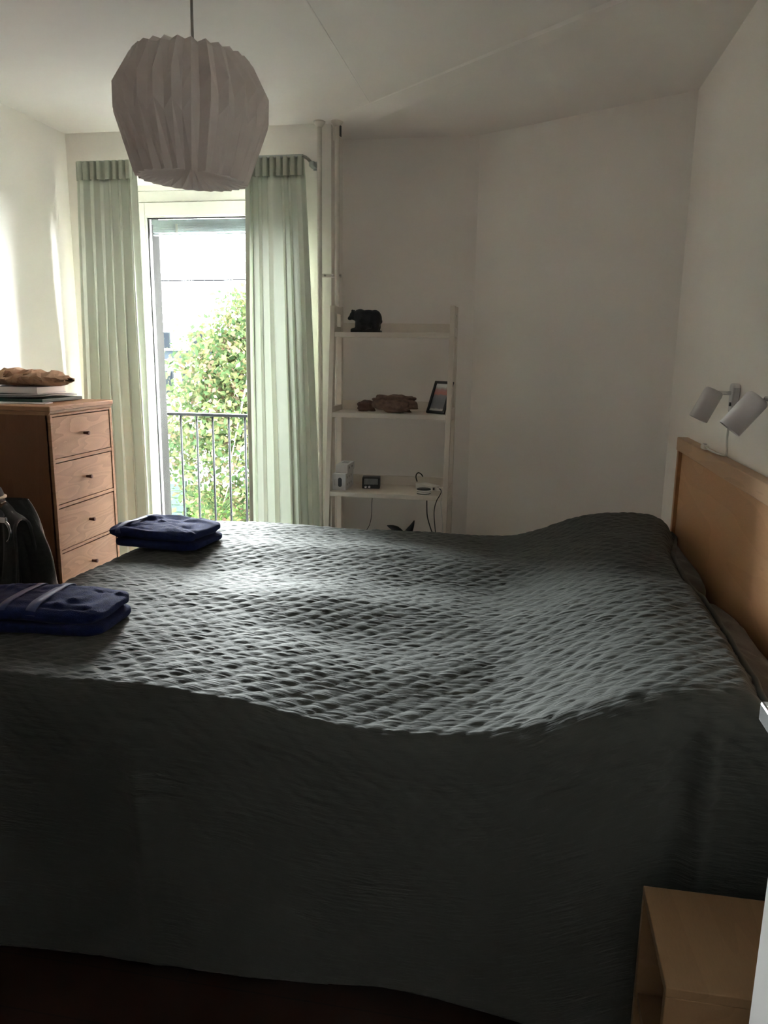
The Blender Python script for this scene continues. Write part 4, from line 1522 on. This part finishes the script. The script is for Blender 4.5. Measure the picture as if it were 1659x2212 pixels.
def wall_lamp(label, by_, bz_, arm, top, bot, rad):
    t = thing('wall_lamp', label, 'lamp', (XR, by_, bz_), 'wall lamps above the headboard')
    pl_ = [(by_ - .020, bz_ - .045), (by_ + .020, bz_ - .045), (by_ + .026, bz_ + .030), (by_ + .020, bz_ + .042), (by_ - .020, bz_ + .042), (by_ - .026, bz_ + .030)]
    MB().prism(pl_, 0, XR - .022, XR - .0005).build('base_plate', 'lamp_white', t, bevel=.006, seg=3)
    MB().tube(smoothpath(arm, 12), .0062, 12).build('arm', 'chrome', t, smooth=True)
    a, b = Vector(top), Vector(bot)
    ax = (b - a)
    L_ = ax.length
    q = ax.to_track_quat('Z', 'Y').to_matrix()
    MB().lathe([(.0001, -.001), (rad * .78, 0), (rad * .94, .004), (rad, .011), (rad, L_), (rad - .002, L_), (rad - .003, .012), (.0001, .010)], a, 40, q).build('shade', 'lamp_white', t, smooth=True)
    MB().lathe([(.0001, .02), (.013, .02), (.013, .05), (.018, .06), (.016, .078), (.0001, .084)], a, 20, q).build('bulb', 'white', t, smooth=True)
    MB().tube([a - ax.normalized() * -.012 + Vector((.02, 0, 0)), Vector(arm[-1])], .0048, 10).build('swivel', 'steel', t, smooth=True)
    MB().tube([(XR - .026, by_ - .01, bz_ - .02), (XR - .02, by_ - .01, bz_ - .02)], .006, 12).build('switch', 'black', t, smooth=True)
    return t


w1 = wall_lamp('white cylinder wall lamp pointing down, nearer the corner', 2.50, 1.302, [(XR - .02, 2.50, 1.315), (.61, 2.497, 1.315), (.572, 2.485, 1.316)],
               (.568, 2.465, 1.325), (.527, 2.462, 1.237), .0285)
w2 = wall_lamp('white cylinder wall lamp tilted sideways, nearer the camera', 2.04, 1.31, [(XR - .02, 2.05, 1.318), (.632, 2.09, 1.318), (.618, 2.135, 1.318)],
               (.606, 2.148, 1.321), (.541, 2.150, 1.236), .0315)
tag(MB().tube(smoothpath([(.637, 2.545, 1.262), (.638, 2.548, 1.21), (.636, 2.54, 1.165), (.633, 2.515, 1.135), (.628, 2.51, 1.124), (.622, 2.545, 1.1215), (.616, 2.60, 1.1215), (.612, 2.655, 1.124), (.611, 2.69, 1.126)], 50),
              .0034, 8).build('lamp_cord', 'cord', smooth=True), 'white lamp cord running down to the headboard top', 'cord')
pg_ = thing('cord_switch', 'white cord switch lying on top of the headboard', 'switch', (.612, 2.715, 1.117))
MB().box(.603, .621, 2.69, 2.742, 1.1172, 1.134).build('body', 'whiteplastic', pg_, bevel=.005, seg=3)
MB().box(.608, .616, 2.705, 2.725, 1.134, 1.1375).build('rocker', 'lamp_white', pg_, bevel=.001)

# ================================================================== nightstand and the open door
ns = thing('nightstand', 'small open-sided wooden nightstand in the near right corner', 'nightstand', (.44, 1.17, 0))
NX0, NX1, NY0, NY1, NZ = .259, .635, 1.055, 1.288, .48
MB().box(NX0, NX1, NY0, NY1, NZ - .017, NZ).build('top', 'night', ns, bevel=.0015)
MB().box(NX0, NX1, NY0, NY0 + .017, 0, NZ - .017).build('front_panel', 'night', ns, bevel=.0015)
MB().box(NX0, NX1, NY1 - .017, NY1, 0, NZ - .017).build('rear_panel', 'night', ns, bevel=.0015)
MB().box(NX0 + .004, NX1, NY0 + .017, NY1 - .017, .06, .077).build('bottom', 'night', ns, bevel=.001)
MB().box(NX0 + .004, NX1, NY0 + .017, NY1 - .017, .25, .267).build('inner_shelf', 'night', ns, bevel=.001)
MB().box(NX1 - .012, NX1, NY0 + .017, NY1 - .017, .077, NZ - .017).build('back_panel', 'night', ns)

dr = bpy.data.objects.new('door_1', None)
dr.location = (.345, .1, 0)
COL.objects.link(dr)
struct(dr, 'white interior door standing open at the right')
MB().box(.325, .365, .1, .902, .01, 2.04).build('door_leaf', 'door', dr, bevel=.003)
hx, hy, hz = .325, .845, 1.035
rs = MB().lathe([(.0001, 0), (.025, 0), (.025, .006), (.022, .008), (.0001, .008)], (hx, hy, hz), 28, Matrix.Rotation(-math.pi / 2, 3, 'Y')).build('rosette', 'steel', dr, smooth=True)
MB().box(.284, .3245, hy - .009, hy + .009, hz - .009, hz + .009).build('handle_neck', 'chrome', rs, bevel=.0025)
MB().box(.277, .293, hy - .13, hy + .009, hz - .012, hz + .012).build('lever', 'chrome', rs, bevel=.003)
MB().box(.3235, .3255, hy - .022, hy + .022, hz - .14, hz - .09).build('key_plate', 'steel', rs, bevel=.001)
for zz_ in (.25, 1.8):
    MB().tube([(.368, .098, zz_), (.368, .098, zz_ + .09)], .007, 10).build('hinge', 'steel', dr, smooth=True)
mb = MB()
mb.box(-.5, -.47, -.03, .11, 0, 2.08)
mb.box(.372, .40, -.03, .11, 0, 2.08)
mb.box(-.5, .40, -.03, .11, 2.05, 2.08)
struct(mb.build('trim_1', 'frame', bevel=.002))
